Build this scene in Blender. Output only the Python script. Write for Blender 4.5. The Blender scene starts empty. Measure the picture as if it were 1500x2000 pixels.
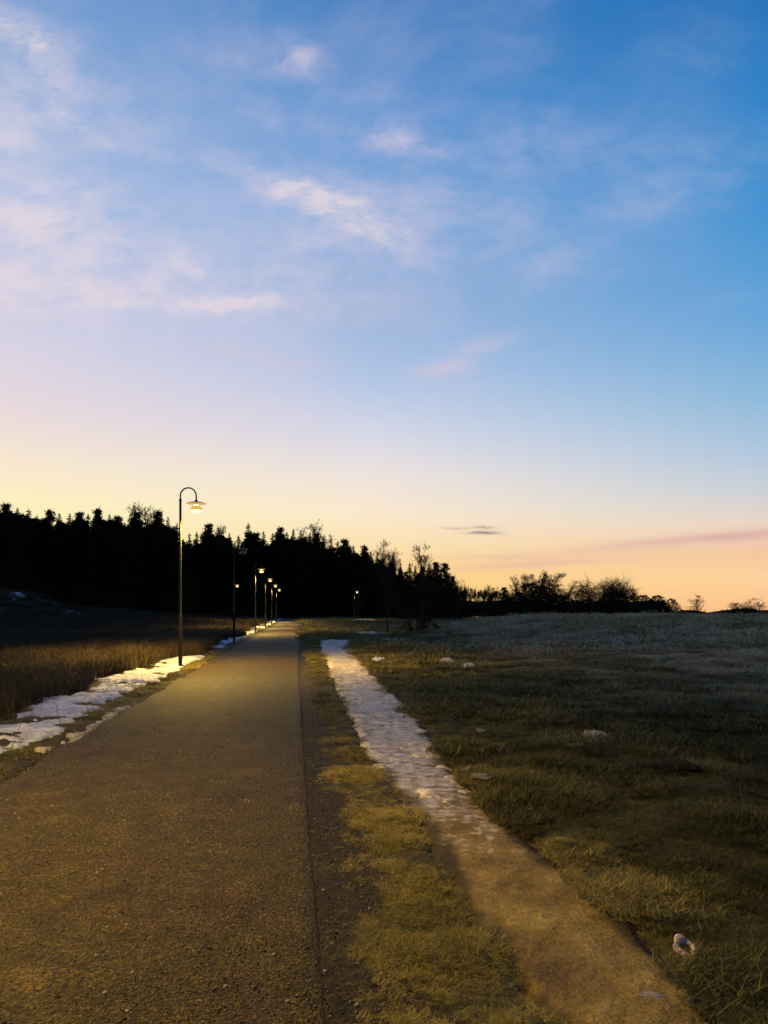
import bpy, math, random
import numpy as np
from mathutils import Vector, Matrix

random.seed(7)
rng = np.random.default_rng(7)
scn = bpy.context.scene
COL = scn.collection

# ------------------------------------------------------------------ camera
CAM_H = 1.6
cam_d = bpy.data.cameras.new('camera')
cam = bpy.data.objects.new('camera', cam_d)
COL.objects.link(cam)
cam.location = (0, 0, CAM_H)
cam.rotation_euler = (math.radians(90), 0, 0)
cam_d.sensor_fit = 'VERTICAL'
cam_d.sensor_height = 36.0
cam_d.lens = 36.0 * 1500 / 2000
cam_d.shift_y = 193 / 2000
cam_d.clip_start = 0.05
cam_d.clip_end = 9000
scn.camera = cam

def px_dir(px, py):
    return (px - 750) / 1500.0, (1193 - py) / 1500.0

# ------------------------------------------------------------------ exposure
scn.view_settings.view_transform = 'Standard'
scn.view_settings.look = 'None'
scn.view_settings.exposure = 0.0
scn.view_settings.gamma = 1.0
scn.view_settings.use_curve_mapping = False
scn.render.engine = 'CYCLES'
scn.cycles.max_bounces = 5
scn.cycles.diffuse_bounces = 3
scn.cycles.glossy_bounces = 2
scn.cycles.transmission_bounces = 2
scn.cycles.use_denoising = True
scn.cycles.sample_clamp_indirect = 3.0

LAMP_POWER = 6600.0
LAMP_COL = (1.0, 0.605, 0.11)

# ------------------------------------------------------------------ node helper
def lin(c):
    out = []
    for v in c:
        v = v / 255.0
        out.append(v / 12.92 if v <= 0.04045 else ((v + 0.055) / 1.055) ** 2.4)
    return tuple(out)

class NT:
    def __init__(self, tree):
        self.t = tree; self.n = tree.nodes; self.l = tree.links
    def put(self, sock, v):
        if isinstance(v, bpy.types.NodeSocket): self.l.new(v, sock)
        elif isinstance(v, (tuple, list)) and len(v) == 3 and sock.type == 'RGBA': sock.default_value = (*v, 1)
        else: sock.default_value = v
    def m(self, op, a, b=None, c=None, clamp=False):
        n = self.n.new('ShaderNodeMath'); n.operation = op; n.use_clamp = clamp
        self.put(n.inputs[0], a)
        if b is not None: self.put(n.inputs[1], b)
        if c is not None: self.put(n.inputs[2], c)
        return n.outputs[0]
    def vm(self, op, a, b=None, scale=None):
        n = self.n.new('ShaderNodeVectorMath'); n.operation = op
        self.put(n.inputs[0], a)
        if b is not None: self.put(n.inputs[1], b)
        if scale is not None: self.put(n.inputs['Scale'], scale)
        return n.outputs[0]
    def mix(self, f, a, b, mode='MIX'):
        n = self.n.new('ShaderNodeMix'); n.data_type = 'RGBA'; n.blend_type = mode; n.clamp_factor = True
        self.put(n.inputs[0], f); self.put(n.inputs[6], a); self.put(n.inputs[7], b)
        return n.outputs[2]
    def ramp(self, f, stops, interp='LINEAR'):
        n = self.n.new('ShaderNodeValToRGB'); cr = n.color_ramp; cr.interpolation = interp
        while len(cr.elements) < len(stops): cr.elements.new(0.5)
        for e, (p, c) in zip(cr.elements, stops):
            e.position = p
        for e, (p, c) in zip(cr.elements, stops):
            e.color = (*c, 1) if isinstance(c, tuple) else (c, c, c, 1)
        self.put(n.inputs[0], f)
        return n.outputs[0]
    def smooth(self, f, a, b):
        n = self.n.new('ShaderNodeMapRange'); n.interpolation_type = 'SMOOTHSTEP'
        self.put(n.inputs[0], f); n.inputs[1].default_value = a; n.inputs[2].default_value = b
        return n.outputs[0]
    def noise(self, vec, scale, detail=4.0, rough=0.55, distort=0.0, out='Fac'):
        n = self.n.new('ShaderNodeTexNoise')
        if vec is not None: self.put(n.inputs['Vector'], vec)
        n.inputs['Scale'].default_value = scale; n.inputs['Detail'].default_value = detail
        n.inputs['Roughness'].default_value = rough; n.inputs['Distortion'].default_value = distort
        return n.outputs[0] if out == 'Fac' else n.outputs[1]
    def voronoi(self, vec, scale, out=0, feature='F1'):
        n = self.n.new('ShaderNodeTexVoronoi'); n.feature = feature
        if vec is not None: self.put(n.inputs['Vector'], vec)
        n.inputs['Scale'].default_value = scale
        return n.outputs[out]
    def xyz(self, v):
        n = self.n.new('ShaderNodeSeparateXYZ'); self.put(n.inputs[0], v); return n.outputs
    def comb(self, x, y, z):
        n = self.n.new('ShaderNodeCombineXYZ')
        for s, v in zip(n.inputs, (x, y, z)): self.put(s, v)
        return n.outputs[0]
    def attr(self, name, kind='GEOMETRY'):
        n = self.n.new('ShaderNodeAttribute'); n.attribute_name = name; n.attribute_type = kind
        return n
    def bump(self, height, strength, dist, normal=None):
        n = self.n.new('ShaderNodeBump'); n.inputs['Strength'].default_value = strength
        n.inputs['Distance'].default_value = dist; self.put(n.inputs['Height'], height)
        if normal is not None: self.put(n.inputs['Normal'], normal)
        return n.outputs[0]

# ------------------------------------------------------------------ dusk sky
world = bpy.data.worlds.new('World'); scn.world = world; world.use_nodes = True
wt = world.node_tree; wt.nodes.clear(); W = NT(wt)
tc = wt.nodes.new('ShaderNodeTexCoord')
D = W.vm('NORMALIZE', tc.outputs['Generated'])
dx, dy, dz = W.xyz(D)
hor = W.m('SQRT', W.m('ADD', W.m('MULTIPLY', dx, dx), W.m('MULTIPLY', dy, dy)))
elev = W.m('DIVIDE', W.m('ARCTAN2', dz, hor), math.pi / 2, clamp=True)

def sky_ramp(u, stops, top):
    k = math.sqrt(1 + u * u); out = []
    for py, c in stops:
        e = math.atan(max(0.0, (1193 - py) / 1500.0 / k)) / (math.pi / 2)
        out.append((e, lin(c)))
    out.sort(key=lambda t: t[0])
    out.append((0.62, lin(top[0]))); out.append((1.0, lin(top[1])))
    return W.ramp(elev, out)

L = sky_ramp(-0.467, [(1193, (250, 226, 130)), (1080, (252, 236, 158)), (980, (253, 240, 190)), (900, (247, 231, 208)),
                      (800, (232, 217, 220)), (700, (219, 212, 227)), (560, (192, 200, 230)), (380, (164, 188, 227)),
                      (200, (142, 175, 220)), (0, (114, 156, 210))], ((72, 122, 190), (45, 95, 165)))
Cc = sky_ramp(0.0, [(1193, (252, 202, 116)), (1120, (253, 211, 140)), (1070, (253, 223, 172)), (1000, (250, 232, 206)),
                    (930, (238, 227, 221)), (850, (213, 216, 231)), (740, (176, 197, 229)), (600, (148, 178, 218)),
                    (420, (121, 167, 217)), (230, (86, 147, 208)), (0, (50, 123, 190))], ((46, 105, 178), (34, 84, 154)))
R = sky_ramp(0.467, [(1193, (251, 192, 138)), (1130, (253, 210, 156)), (1080, (243, 199, 160)), (1020, (233, 213, 198)),
                     (960, (203, 209, 216)), (880, (174, 198, 223)), (780, (142, 186, 219)), (620, (102, 165, 217)),
                     (440, (70, 149, 211)), (220, (42, 130, 200)), (0, (30, 113, 185))], ((28, 92, 166), (24, 76, 146)))
phi = math.radians(-50)
cosaz = W.m('DIVIDE', W.m('ADD', W.m('MULTIPLY', dx, math.sin(phi)), W.m('MULTIPLY', dy, math.cos(phi))), W.m('MAXIMUM', hor, 1e-4))
fLC = W.m('DIVIDE', W.m('SUBTRACT', cosaz, 0.643), 0.275, clamp=True)
fCR = W.m('DIVIDE', W.m('SUBTRACT', cosaz, 0.232), 0.411, clamp=True)
sky = W.mix(fLC, W.mix(fCR, R, Cc), L)

# clouds: thin veil everywhere plus the streaks of this evening
ysafe = W.m('MAXIMUM', dy, 0.05)
U = W.m('DIVIDE', dx, ysafe); V = W.m('DIVIDE', dz, ysafe)
uv = W.comb(U, V, 0.0)
wn = W.noise(uv, 5.0, 5, 0.6, 0, 'Color')
warp = W.vm('SCALE', W.vm('SUBTRACT', wn, (0.5, 0.5, 0.5)), scale=0.075)
uvw = W.vm('ADD', uv, warp)
Uw, Vw, _ = W.xyz(uvw)
front = W.smooth(dy, 0.1, 0.4)

def blobs(lst, k=1.0, gr=1.0):
    tot = None
    for (px, py, rx, ry, rot, s) in lst:
        u0, v0 = px_dir(px, py); a = math.radians(rot); ca, sa = math.cos(a), math.sin(a)
        rx = rx * gr / 1500; ry = ry * gr / 1500
        A = W.m('MULTIPLY_ADD', Uw, ca / rx, W.m('MULTIPLY_ADD', Vw, sa / rx, -(u0 * ca + v0 * sa) / rx))
        B = W.m('MULTIPLY_ADD', Uw, -sa / ry, W.m('MULTIPLY_ADD', Vw, ca / ry, -(-u0 * sa + v0 * ca) / ry))
        q = W.m('MULTIPLY_ADD', A, A, W.m('MULTIPLY', B, B))
        e = W.m('MULTIPLY', W.m('POWER', 2.718, W.m('MULTIPLY', q, -1.0)), s * k)
        tot = e if tot is None else W.m('ADD', tot, e)
    return W.m('MULTIPLY', tot, front)

white = [(18, 55, 60, 35, -20, .9), (80, 92, 45, 22, 0, .8), (5, 225, 70, 60, 0, .6), (70, 400, 160, 60, -8, .5), (20, 490, 110, 50, 0, .45),
         (50, 560, 200, 32, -6, .6), (580, 365, 110, 34, -20, .85), (640, 395, 60, 24, -30, .5), (700, 440, 120, 30, -25, .55), (745, 475, 60, 20, -15, .5),
         (620, 490, 90, 18, -12, .5), (800, 268, 75, 24, -15, .6), (690, 258, 90, 20, -8, .35), (580, 112, 38, 24, -15, .65), (520, 95, 80, 34, 5, .35),
         (660, 155, 130, 26, -15, .35), (515, 205, 60, 20, -12, .4), (165, 235, 55, 14, -25, .5), (325, 298, 65, 14, -15, .45),
         (420, 520, 170, 22, -8, .5), (330, 582, 320, 30, -3, .6), (480, 590, 100, 18, -3, .5), (250, 470, 160, 50, -12, .35),
         (850, 405, 150, 40, -5, .42), (1000, 300, 120, 50, 30, .25), (1250, 392, 110, 26, 5, .45), (1390, 325, 140, 46, 18, .42),
         (1350, 85, 90, 60, 20, .22), (980, 110, 90, 50, 10, .2), (750, 90, 70, 40, 0, .08), (1060, 510, 90, 40, -10, .32), (1430, 582, 45, 16, 0, .35),
         (1110, 265, 200, 40, -6, .28),
         (220, 530, 300, 95, -6, .30), (740, 430, 230, 80, -12, .26), (60, 290, 170, 170, 0, .26), (1180, 330, 260, 80, 8, .12), (160, 650, 260, 60, 0, .2), (130, 160, 90, 40, -30, .35), (250, 210, 130, 50, -20, .25), (1180, 470, 160, 40, 0, .22), ]
B1 = blobs(white, .92, 1.3)
fine = W.noise(W.vm('MULTIPLY', uvw, (1.0, 2.0, 1.0)), 14.0, 6, 0.62)
fine2 = W.noise(W.vm('MULTIPLY', uvw, (1.0, 1.8, 1.0)), 45.0, 4, 0.6)
tex = W.m('ADD', W.m('MULTIPLY', W.smooth(fine, 0.22, 0.82), 1.0), W.m('MULTIPLY', fine2, 0.25))
streaks = W.m('MULTIPLY', B1, tex)
pl = W.comb(W.m('DIVIDE', dx, W.m('ADD', W.m('MAXIMUM', dz, 0.0), 0.22)), W.m('DIVIDE', dy, W.m('ADD', W.m('MAXIMUM', dz, 0.0), 0.22)), 0.0)
vn = W.noise(pl, 3.0, 9, 0.64, 0.5)
veil = W.m('MULTIPLY', W.smooth(vn, 0.38, 0.76), W.smooth(dz, 0.08, 0.3))
vn2 = W.noise(pl, 0.9, 4, 0.5, 0.2)
veil = W.m('MULTIPLY', veil, W.smooth(vn2, 0.3, 0.65))
cl = W.m('MINIMUM', W.m('ADD', W.m('MULTIPLY', streaks, 0.80), W.m('MULTIPLY', veil, W.m('MULTIPLY_ADD', fCR, .30, .06))), 0.85)
ccol = W.mix(fCR, lin((150, 178, 216)), lin((218, 206, 226)))
ccol = W.mix(fLC, ccol, lin((232, 218, 226)))
ccol = W.mix(W.smooth(B1, 0.6, 1.2), ccol, lin((229, 216, 224)))
sky = W.mix(cl, sky, ccol)
uvw = W.vm('ADD', uv, W.vm('SCALE', W.vm('SUBTRACT', W.noise(W.vm('MULTIPLY', uv, (1.0, 3.0, 1.0)), 9.0, 4, .55, 0, 'Color'), (.5, .5, .5)), scale=0.010))
Uw, Vw, _ = W.xyz(uvw)
B3 = W.m('MULTIPLY', blobs([(850, 725, 58, 15, 5, .75), (945, 675, 60, 17, 14, .5), (890, 712, 40, 14, 10, .35), (445, 690, 90, 15, -9, .6), (570, 714, 55, 9, -4, .5)]), W.m('ADD', .45, W.m('MULTIPLY', fine2, .9)))
sky = W.mix(B3, sky, lin((206, 198, 218)))
B2 = blobs([(1340, 1055, 170, 8, 5, .62), (1490, 1042, 130, 12, 4, .6), (1040, 1102, 170, 7, 3, .5), (980, 1088, 120, 7, 0, .28), (1200, 1075, 200, 12, 3, .22)])
sky = W.mix(B2, sky, lin((222, 178, 168)))
def thin(lst):
    tot = None
    for (px, py, rx, ry, s) in lst:
        u0, v0 = px_dir(px, py)
        Uq, Vq, _ = W.xyz(W.vm('ADD', uv, W.vm('SCALE', W.vm('SUBTRACT', W.noise(uv, 60.0, 3, .6, 0, 'Color'), (.5, .5, .5)), scale=0.006)))
        A = W.m('MULTIPLY', W.m('SUBTRACT', Uq, u0), 1500 / rx); B = W.m('MULTIPLY', W.m('SUBTRACT', Vq, v0), 1500 / ry)
        e = W.m('MULTIPLY', W.m('POWER', 2.718, W.m('MULTIPLY', W.m('MULTIPLY_ADD', A, A, W.m('MULTIPLY', B, B)), -1.0)), s)
        tot = e if tot is None else W.m('ADD', tot, e)
    return W.m('MULTIPLY', tot, front)
sky = W.mix(thin([(945, 1030, 22, 3, .6), (952, 1041, 26, 3.5, .8), (925, 1041, 22, 2.5, .4), (890, 1032, 28, 2.5, .4)]), sky, lin((150, 125, 130)))
grain = W.noise(D, 22.0, 2, 0.5)
#sky = W.mix(1.0, sky, W.ramp(grain, [(0.25, (0.96, 0.965, 0.97)), (0.75, (1.03, 1.03, 1.025))]), 'MULTIPLY')
bg = wt.nodes.new('ShaderNodeBackground'); wo = wt.nodes.new('ShaderNodeOutputWorld')
W.put(bg.inputs[0], sky); bg.inputs[1].default_value = 1.0
wt.links.new(bg.outputs[0], wo.inputs[0])
world.cycles.sampling_method = 'MANUAL'
world.cycles.sample_map_resolution = 512

# ------------------------------------------------------------------ numpy noise
_perm = np.random.default_rng(3).random((256, 256))
def vnoise(x, y, sx=0, sy=0):
    x = np.asarray(x, float) + sx * 17.3 + 1000; y = np.asarray(y, float) + sy * 29.7 + 1000
    xi = np.floor(x).astype(int); yi = np.floor(y).astype(int); fx = x - xi; fy = y - yi
    fx = fx * fx * (3 - 2 * fx); fy = fy * fy * (3 - 2 * fy)
    a = _perm[xi % 256, yi % 256]; b = _perm[(xi + 1) % 256, yi % 256]
    c = _perm[xi % 256, (yi + 1) % 256]; d = _perm[(xi + 1) % 256, (yi + 1) % 256]
    return (a * (1 - fx) + b * fx) * (1 - fy) + (c * (1 - fx) + d * fx) * fy
def fbm(x, y, o=4, seed=0):
    t = 0; amp = 0.5; tot = 0
    for i in range(o):
        t = t + amp * vnoise(np.asarray(x) * 2 ** i, np.asarray(y) * 2 ** i, seed + i, seed * 2 + i); tot += amp; amp *= 0.55
    return t / tot
def S(t):
    t = np.clip(t, 0, 1); return t * t * (3 - 2 * t)

# ------------------------------------------------------------------ the lie of the land
PW = 2.77
def path_s(X, Y):
    return X + 0.1113 * Y - 0.12 * np.exp(-np.clip(Y, -5, 1e9) / 9)
_ty = np.array([1250, 1290, 1330, 1370, 1420, 1470, 1520, 1560, 1600, 1650, 1700, 1750, 1800, 1850, 1900, 1950, 2000, 2150, 2400.])
_tl = np.array([625, 636, 650, 665, 690, 708, 745, 790, 810, 840, 870, 895, 915, 945, 985, 1030, 1075, 1200, 1400.])
_tr = np.array([690, 705, 745, 790, 830, 870, 905, 950, 985, 1050, 1110, 1180, 1240, 1290, 1330, 1380, 1430, 1580, 1850.])
_tY = CAM_H * 1500 / (_ty - 1193)
_tX0 = (_tl - 750) / 1500 * _tY; _tX1 = (_tr - 750) / 1500 * _tY
_o = np.argsort(_tY)
def trail_mid(Y):
    ly = np.log(np.clip(Y, 1.5, 60)); lk = np.log(_tY[_o])
    a = np.interp(ly, lk, _tX0[_o]); b = np.interp(ly, lk, _tX1[_o])
    return (a + b) / 2, (b - a) / 2
def trail_u(X, Y):
    m, h = trail_mid(Y); return (X - m) / h
def trail_mask(X, Y):
    u = np.abs(trail_u(X, Y)) + (fbm(X * 3, Y * 3, 3, 11) - .5) * .5
    return (1 - S((u - 0.85) / 0.3)) * (1 - S((Y - 42) / 4)) * S((Y + 1) / 2)

def T(X, Y):
    X = np.asarray(X, float); Y = np.asarray(Y, float)
    s = path_s(X, Y)
    z = 1.13 * S((X - 2.4) / 9.8) * S((Y - 9) / 38) * (1 - 0.85 * S((Y - 52) / 50))
    z = z - 5.0 * S((X / np.maximum(Y, 1) - 0.22) / 0.14) * S((Y - 110) / 180) * (Y > 0)
    z = z + 1.9 * S((-s - 6) / 30) * S((Y - 30) / 75)
    z = z + 2.3 * np.exp(-(((X + 42) / 7) ** 2 + ((Y - 84) / 6) ** 2))
    tm = trail_mask(X, Y)
    gm = np.where(s > 0, S((s - 0.2) / 0.8), S((-s - PW - 0.2) / 1.2)) * (1 - tm)
    big = S(s / 6)
    z = z + gm * ((fbm(X / 2.4, Y / 2.4, 3, 1) - 0.42) * (0.09 + 0.12 * big) + (fbm(X / .5, Y / .5, 3, 5) - 0.45) * 0.15)
    z = z + gm * S((Y - 14) / 20) * ((fbm(X / 5.0, Y / 5.0, 3, 8) - .5) * 0.30 + (fbm(X / 1.4, Y / 1.4, 3, 9) - .5) * .20) * big
    z = z - 0.035 * tm - 0.05 * ((s > -PW - 0.06) & (s < -0.0)) - 0.012 * (1 - gm)
    return z

# ------------------------------------------------------------------ mesh helpers
def mesh_np(name, verts, faces, mats=(), smooth=False):
    """faces: list of (n,k) int arrays"""
    me = bpy.data.meshes.new(name)
    verts = np.asarray(verts, np.float32)
    me.vertices.add(len(verts)); me.vertices.foreach_set('co', verts.ravel())
    if not isinstance(faces, (list, tuple)): faces = [faces]
    faces = [np.asarray(f, np.int32) for f in faces if len(f)]
    loops = np.concatenate([f.ravel() for f in faces]) if faces else np.zeros(0, np.int32)
    sizes = np.concatenate([np.full(len(f), f.shape[1], np.int32) for f in faces]) if faces else np.zeros(0, np.int32)
    me.loops.add(len(loops)); me.loops.foreach_set('vertex_index', loops)
    me.polygons.add(len(sizes))
    me.polygons.foreach_set('loop_start', np.concatenate([[0], np.cumsum(sizes)[:-1]]).astype(np.int32) if len(sizes) else np.zeros(0, np.int32))
    me.update(calc_edges=True); me.validate()
    if smooth: me.polygons.foreach_set('use_smooth', np.ones(len(me.polygons), bool))
    for m in mats: me.materials.append(m)
    return me
def set_attr(me, name, vals):
    a = me.attributes.new(name, 'FLOAT', 'POINT'); a.data.foreach_set('value', np.asarray(vals, np.float32).ravel())
def obj(name, me, parent=None, **props):
    o = bpy.data.objects.new(name, me); COL.objects.link(o)
    if parent is not None: o.parent = parent
    for k, v in props.items(): o[k] = v
    return o
def thing(name, label, cat, loc=(0, 0, 0), rz=0, group=None):
    o = bpy.data.objects.new(name, None); COL.objects.link(o); o.empty_display_size = .2
    o.location = loc; o.rotation_euler = (0, 0, rz); o['label'] = label; o['category'] = cat
    if group: o['group'] = group
    return o
def tag(o, label, cat, group=None):
    o['label'] = label; o['category'] = cat
    if group: o['group'] = group
    return o
def dup(root, loc, rz, scale=None, label=None, group=None):
    r = root.copy(); COL.objects.link(r); r.location = loc; r.rotation_euler = (0, 0, rz)
    if scale is not None: r.scale = scale
    if label: r['label'] = label
    if group: r['group'] = group
    for ch in root.children:
        if ch.type == 'LIGHT': continue
        c = ch.copy(); COL.objects.link(c); c.parent = r
        for g in ch.children:
            d = g.copy(); COL.objects.link(d); d.parent = c
    return r
def grid_faces(nr, nc):
    i = np.arange(nr - 1)[:, None] * nc + np.arange(nc - 1)[None, :]
    return np.stack([i, i + 1, i + nc + 1, i + nc], -1).reshape(-1, 4)
def tubes(segs, n=4):
    """segs (k,8): p0 p1 r0 r1 -> open frustums"""
    s = np.asarray(segs, float); p0, p1, r0, r1 = s[:, :3], s[:, 3:6], s[:, 6], s[:, 7]
    d = p1 - p0; d /= np.maximum(np.linalg.norm(d, axis=1, keepdims=True), 1e-9)
    ref = np.where(np.abs(d[:, 2:3]) > .9, np.array([[1., 0, 0]]), np.array([[0, 0, 1.]]))
    a = np.cross(d, ref); a /= np.linalg.norm(a, axis=1, keepdims=True); b = np.cross(d, a)
    vs = []
    for P, r in ((p0, r0), (p1, r1)):
        for k in range(n):
            t = 2 * math.pi * k / n
            vs.append(P + (a * math.cos(t) + b * math.sin(t)) * r[:, None])
    v = np.stack(vs, 1).reshape(-1, 3)
    base = np.arange(len(s))[:, None] * 2 * n
    f = np.concatenate([np.stack([base[:, 0] + k, base[:, 0] + (k + 1) % n, base[:, 0] + n + (k + 1) % n, base[:, 0] + n + k], 1) for k in range(n)])
    return v, f
def lathe(prof, n=24, close=True):
    v = []; f = []
    for r, z in prof:
        for k in range(n):
            t = 2 * math.pi * k / n; v.append((r * math.cos(t), r * math.sin(t), z))
    for i in range(len(prof) - 1):
        for k in range(n):
            f.append((i * n + k, i * n + (k + 1) % n, (i + 1) * n + (k + 1) % n, (i + 1) * n + k))
    return np.array(v), np.array(f)
def sweep(pts, rad, n=10):
    pts = np.array(pts, float); v = []; f = []
    for i, p in enumerate(pts):
        d = pts[min(i + 1, len(pts) - 1)] - pts[max(i - 1, 0)]; d /= np.linalg.norm(d)
        a = np.array([0, 1.0, 0]); a -= d * d.dot(a); a /= np.linalg.norm(a); b = np.cross(d, a)
        r = rad[i] if hasattr(rad, '__len__') else rad
        for k in range(n):
            t = 2 * math.pi * k / n; v.append(p + (a * math.cos(t) + b * math.sin(t)) * r)
    for i in range(len(pts) - 1):
        for k in range(n): f.append((i * n + k, i * n + (k + 1) % n, (i + 1) * n + (k + 1) % n, (i + 1) * n + k))
    return np.array(v), np.array(f)

# ------------------------------------------------------------------ materials
def mat(name):
    m = bpy.data.materials.new(name); m.use_nodes = True; m.node_tree.nodes.clear()
    N = NT(m.node_tree); b = N.n.new('ShaderNodeBsdfPrincipled'); o = N.n.new('ShaderNodeOutputMaterial')
    N.l.new(b.outputs[0], o.inputs[0]); b.inputs['Specular IOR Level'].default_value = 0.2; b.inputs['Roughness'].default_value = .9
    return m, N, b
def objco(N):
    return N.n.new('ShaderNodeTexCoord').outputs['Object']

# compacted gravel of the path
M_path, N, b = mat('compacted_gravel'); P = objco(N)
big = N.noise(P, 1.1, 5, .62); mid = N.noise(P, 4.5, 5, .65); sm = N.noise(P, 42, 4, .7); spk = N.voronoi(P, 95, 1)
c = N.ramp(big, [(.28, (.016, .011, .004)), (.42, (.035, .0245, .0095)), (.55, (.031, .0245, .0065)), (.72, (.056, .041, .014))])
c = N.mix(1.0, c, N.ramp(mid, [(.3, (.62, .64, .68)), (.7, (1.25, 1.2, 1.08))]), 'MULTIPLY')
c = N.mix(1.0, c, N.ramp(sm, [(.3, (.2, .19, .17)), (.5, (1, 1, 1)), (.68, (2.1, 2.0, 1.75))]), 'MULTIPLY')
spv = N.n.new('ShaderNodeSeparateColor'); N.put(spv.inputs[0], spk)
c = N.mix(1.0, c, N.ramp(spv.outputs[0], [(0, (.55, .55, .55)), (.4, (.95, .95, .95)), (.93, (1.1, 1.1, 1.1)), (1, (2.1, 2.0, 1.9))]), 'MULTIPLY')
N.put(b.inputs['Base Color'], c); b.inputs['Roughness'].default_value = .68; b.inputs['Specular IOR Level'].default_value = .09
hgt = N.m('ADD', N.m('MULTIPLY', N.voronoi(P, 70, 0), -0.6), N.m('MULTIPLY', sm, 1.2))
N.put(b.inputs['Normal'], N.bump(hgt, 1.0, 0.022, N.bump(mid, .6, .04)))

# turf and soil below the grass
M_ground, N, b = mat('turf'); P = objco(N)
zr = N.attr('soil').outputs['Fac']; zf = N.attr('frost').outputs['Fac']
n1 = N.noise(P, 0.35, 5, .6); n2 = N.noise(P, 2.6, 5, .65); n3 = N.noise(P, 16, 4, .7)
g = N.ramp(n1, [(.3, (.036, .030, .010)), (.5, (.032, .033, .010)), (.68, (.046, .036, .013))])
g = N.mix(N.smooth(n2, .42, .62), g, (.024, .022, .008))
g = N.mix(N.m('MULTIPLY', zf, N.smooth(N.m('ADD', n2, N.m('MULTIPLY', n3, .5)), .55, .95)), g, (.27, .215, .13))
soil = N.ramp(n3, [(.3, (.007, .005, .003)), (.6, (.019, .014, .007)), (.8, (.04, .03, .016))])
c = N.mix(zr, g, soil)
c = N.mix(1.0, c, N.ramp(N.noise(P, 70, 3, .7), [(.35, (.35, .35, .35)), (.55, (1, 1, 1)), (.72, (2.3, 2.1, 1.7))]), 'MULTIPLY')
c = N.mix(1.0, c, N.ramp(n3, [(.3, (.6, .6, .6)), (.7, (1.3, 1.3, 1.3))]), 'MULTIPLY')
N.put(b.inputs['Base Color'], c)
n5 = N.noise(P, 55, 4, .75)
N.put(b.inputs['Normal'], N.bump(N.m('ADD', n3, N.m('MULTIPLY', n5, .6)), 1.0, .06, N.bump(n2, .8, .12)))

# trodden trail: mud with thin dirty ice
M_trail, N, b = mat('trodden_mud'); P = objco(N)
ic = N.attr('ice').outputs['Fac']
n2 = N.noise(P, 2.2, 5, .6); n3 = N.noise(P, 9, 5, .65); n4 = N.noise(P, 48, 3, .7)
mud = N.ramp(n2, [(.3, (.050, .034, .012)), (.5, (.108, .078, .024)), (.7, (.165, .130, .046))])
mud = N.mix(1.0, mud, N.ramp(n3, [(.3, (.72, .7, .68)), (.7, (1.2, 1.2, 1.2))]), 'MULTIPLY')
ice = N.ramp(n3, [(.3, (.08, .064, .046)), (.5, (.18, .152, .125)), (.72, (.34, .31, .29))])
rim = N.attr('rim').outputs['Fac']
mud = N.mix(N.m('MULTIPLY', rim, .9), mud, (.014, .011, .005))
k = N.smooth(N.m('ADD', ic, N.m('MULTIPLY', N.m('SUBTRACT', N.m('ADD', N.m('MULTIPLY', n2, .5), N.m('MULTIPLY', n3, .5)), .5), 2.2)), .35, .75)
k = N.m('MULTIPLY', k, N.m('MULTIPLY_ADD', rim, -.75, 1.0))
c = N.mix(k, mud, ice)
c = N.mix(1.0, c, N.ramp(n4, [(.3, (.7, .7, .7)), (.7, (1.2, 1.2, 1.2))]), 'MULTIPLY')
N.put(b.inputs['Base Color'], c)
N.put(b.inputs['Roughness'], N.m('MULTIPLY_ADD', k, -.35, .8)); N.put(b.inputs['Specular IOR Level'], N.m('MULTIPLY_ADD', k, .35, .12))
N.put(b.inputs['Normal'], N.bump(N.m('ADD', n3, N.m('MULTIPLY', n4, .3)), .75, .05))

# old snow
def snow_mat(name, lo, mid_, hi):
    m, N, b = mat(name); P = objco(N)
    n2 = N.noise(P, 3.2, 5, .65); n3 = N.noise(P, 14, 5, .7)
    c = N.ramp(N.m('ADD', N.m('MULTIPLY', n2, .5), N.m('MULTIPLY', n3, .5)), [(.33, lo), (.45, mid_), (.6, hi)])
    N.put(b.inputs['Base Color'], c); b.inputs['Roughness'].default_value = .75
    b.inputs['Specular IOR Level'].default_value = .15
    N.put(b.inputs['Normal'], N.bump(N.m('ADD', n2, N.m('MULTIPLY', n3, .5)), 1.0, .10))
    return m
M_snow = snow_mat('old_snow', (.12, .135, .17), (.26, .285, .36), (.42, .455, .56))
M_dsnow = snow_mat('dirty_snow', (.085, .068, .05), (.23, .20, .17), (.48, .45, .42))

# grass blades
def grass_mat(name, stops, frostcol, fr=1.0):
    m, N, b = mat(name)
    r = N.attr('shade').outputs['Fac']; t = N.attr('tint', 'INSTANCER').outputs['Fac']; f = N.attr('frost', 'INSTANCER').outputs['Fac']
    tip = N.attr('along').outputs['Fac']
    k = N.m('ADD', N.m('MULTIPLY', r, .45), N.m('MULTIPLY', t, .55))
    c = N.ramp(k, stops)
    c = N.mix(N.m('MULTIPLY', N.m('MULTIPLY', f, fr), N.m('ADD', .25, N.m('MULTIPLY', tip, .75))), c, frostcol)
    N.put(b.inputs['Base Color'], c); b.inputs['Roughness'].default_value = .85
    b.inputs['Specular IOR Level'].default_value = .12
    return m
M_grass = grass_mat('short_grass', [(.10, (.010, .009, .003)), (.36, (.044, .043, .011)), (.60, (.120, .102, .028)), (.86, (.23, .17, .06))], (.54, .37, .21))
M_tall = grass_mat('dry_tall_grass', [(.12, (.009, .008, .005)), (.4, (.025, .019, .010)), (.65, (.053, .038, .018)), (.9, (.10, .075, .038))], (.10, .10, .09), .5)

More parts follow.
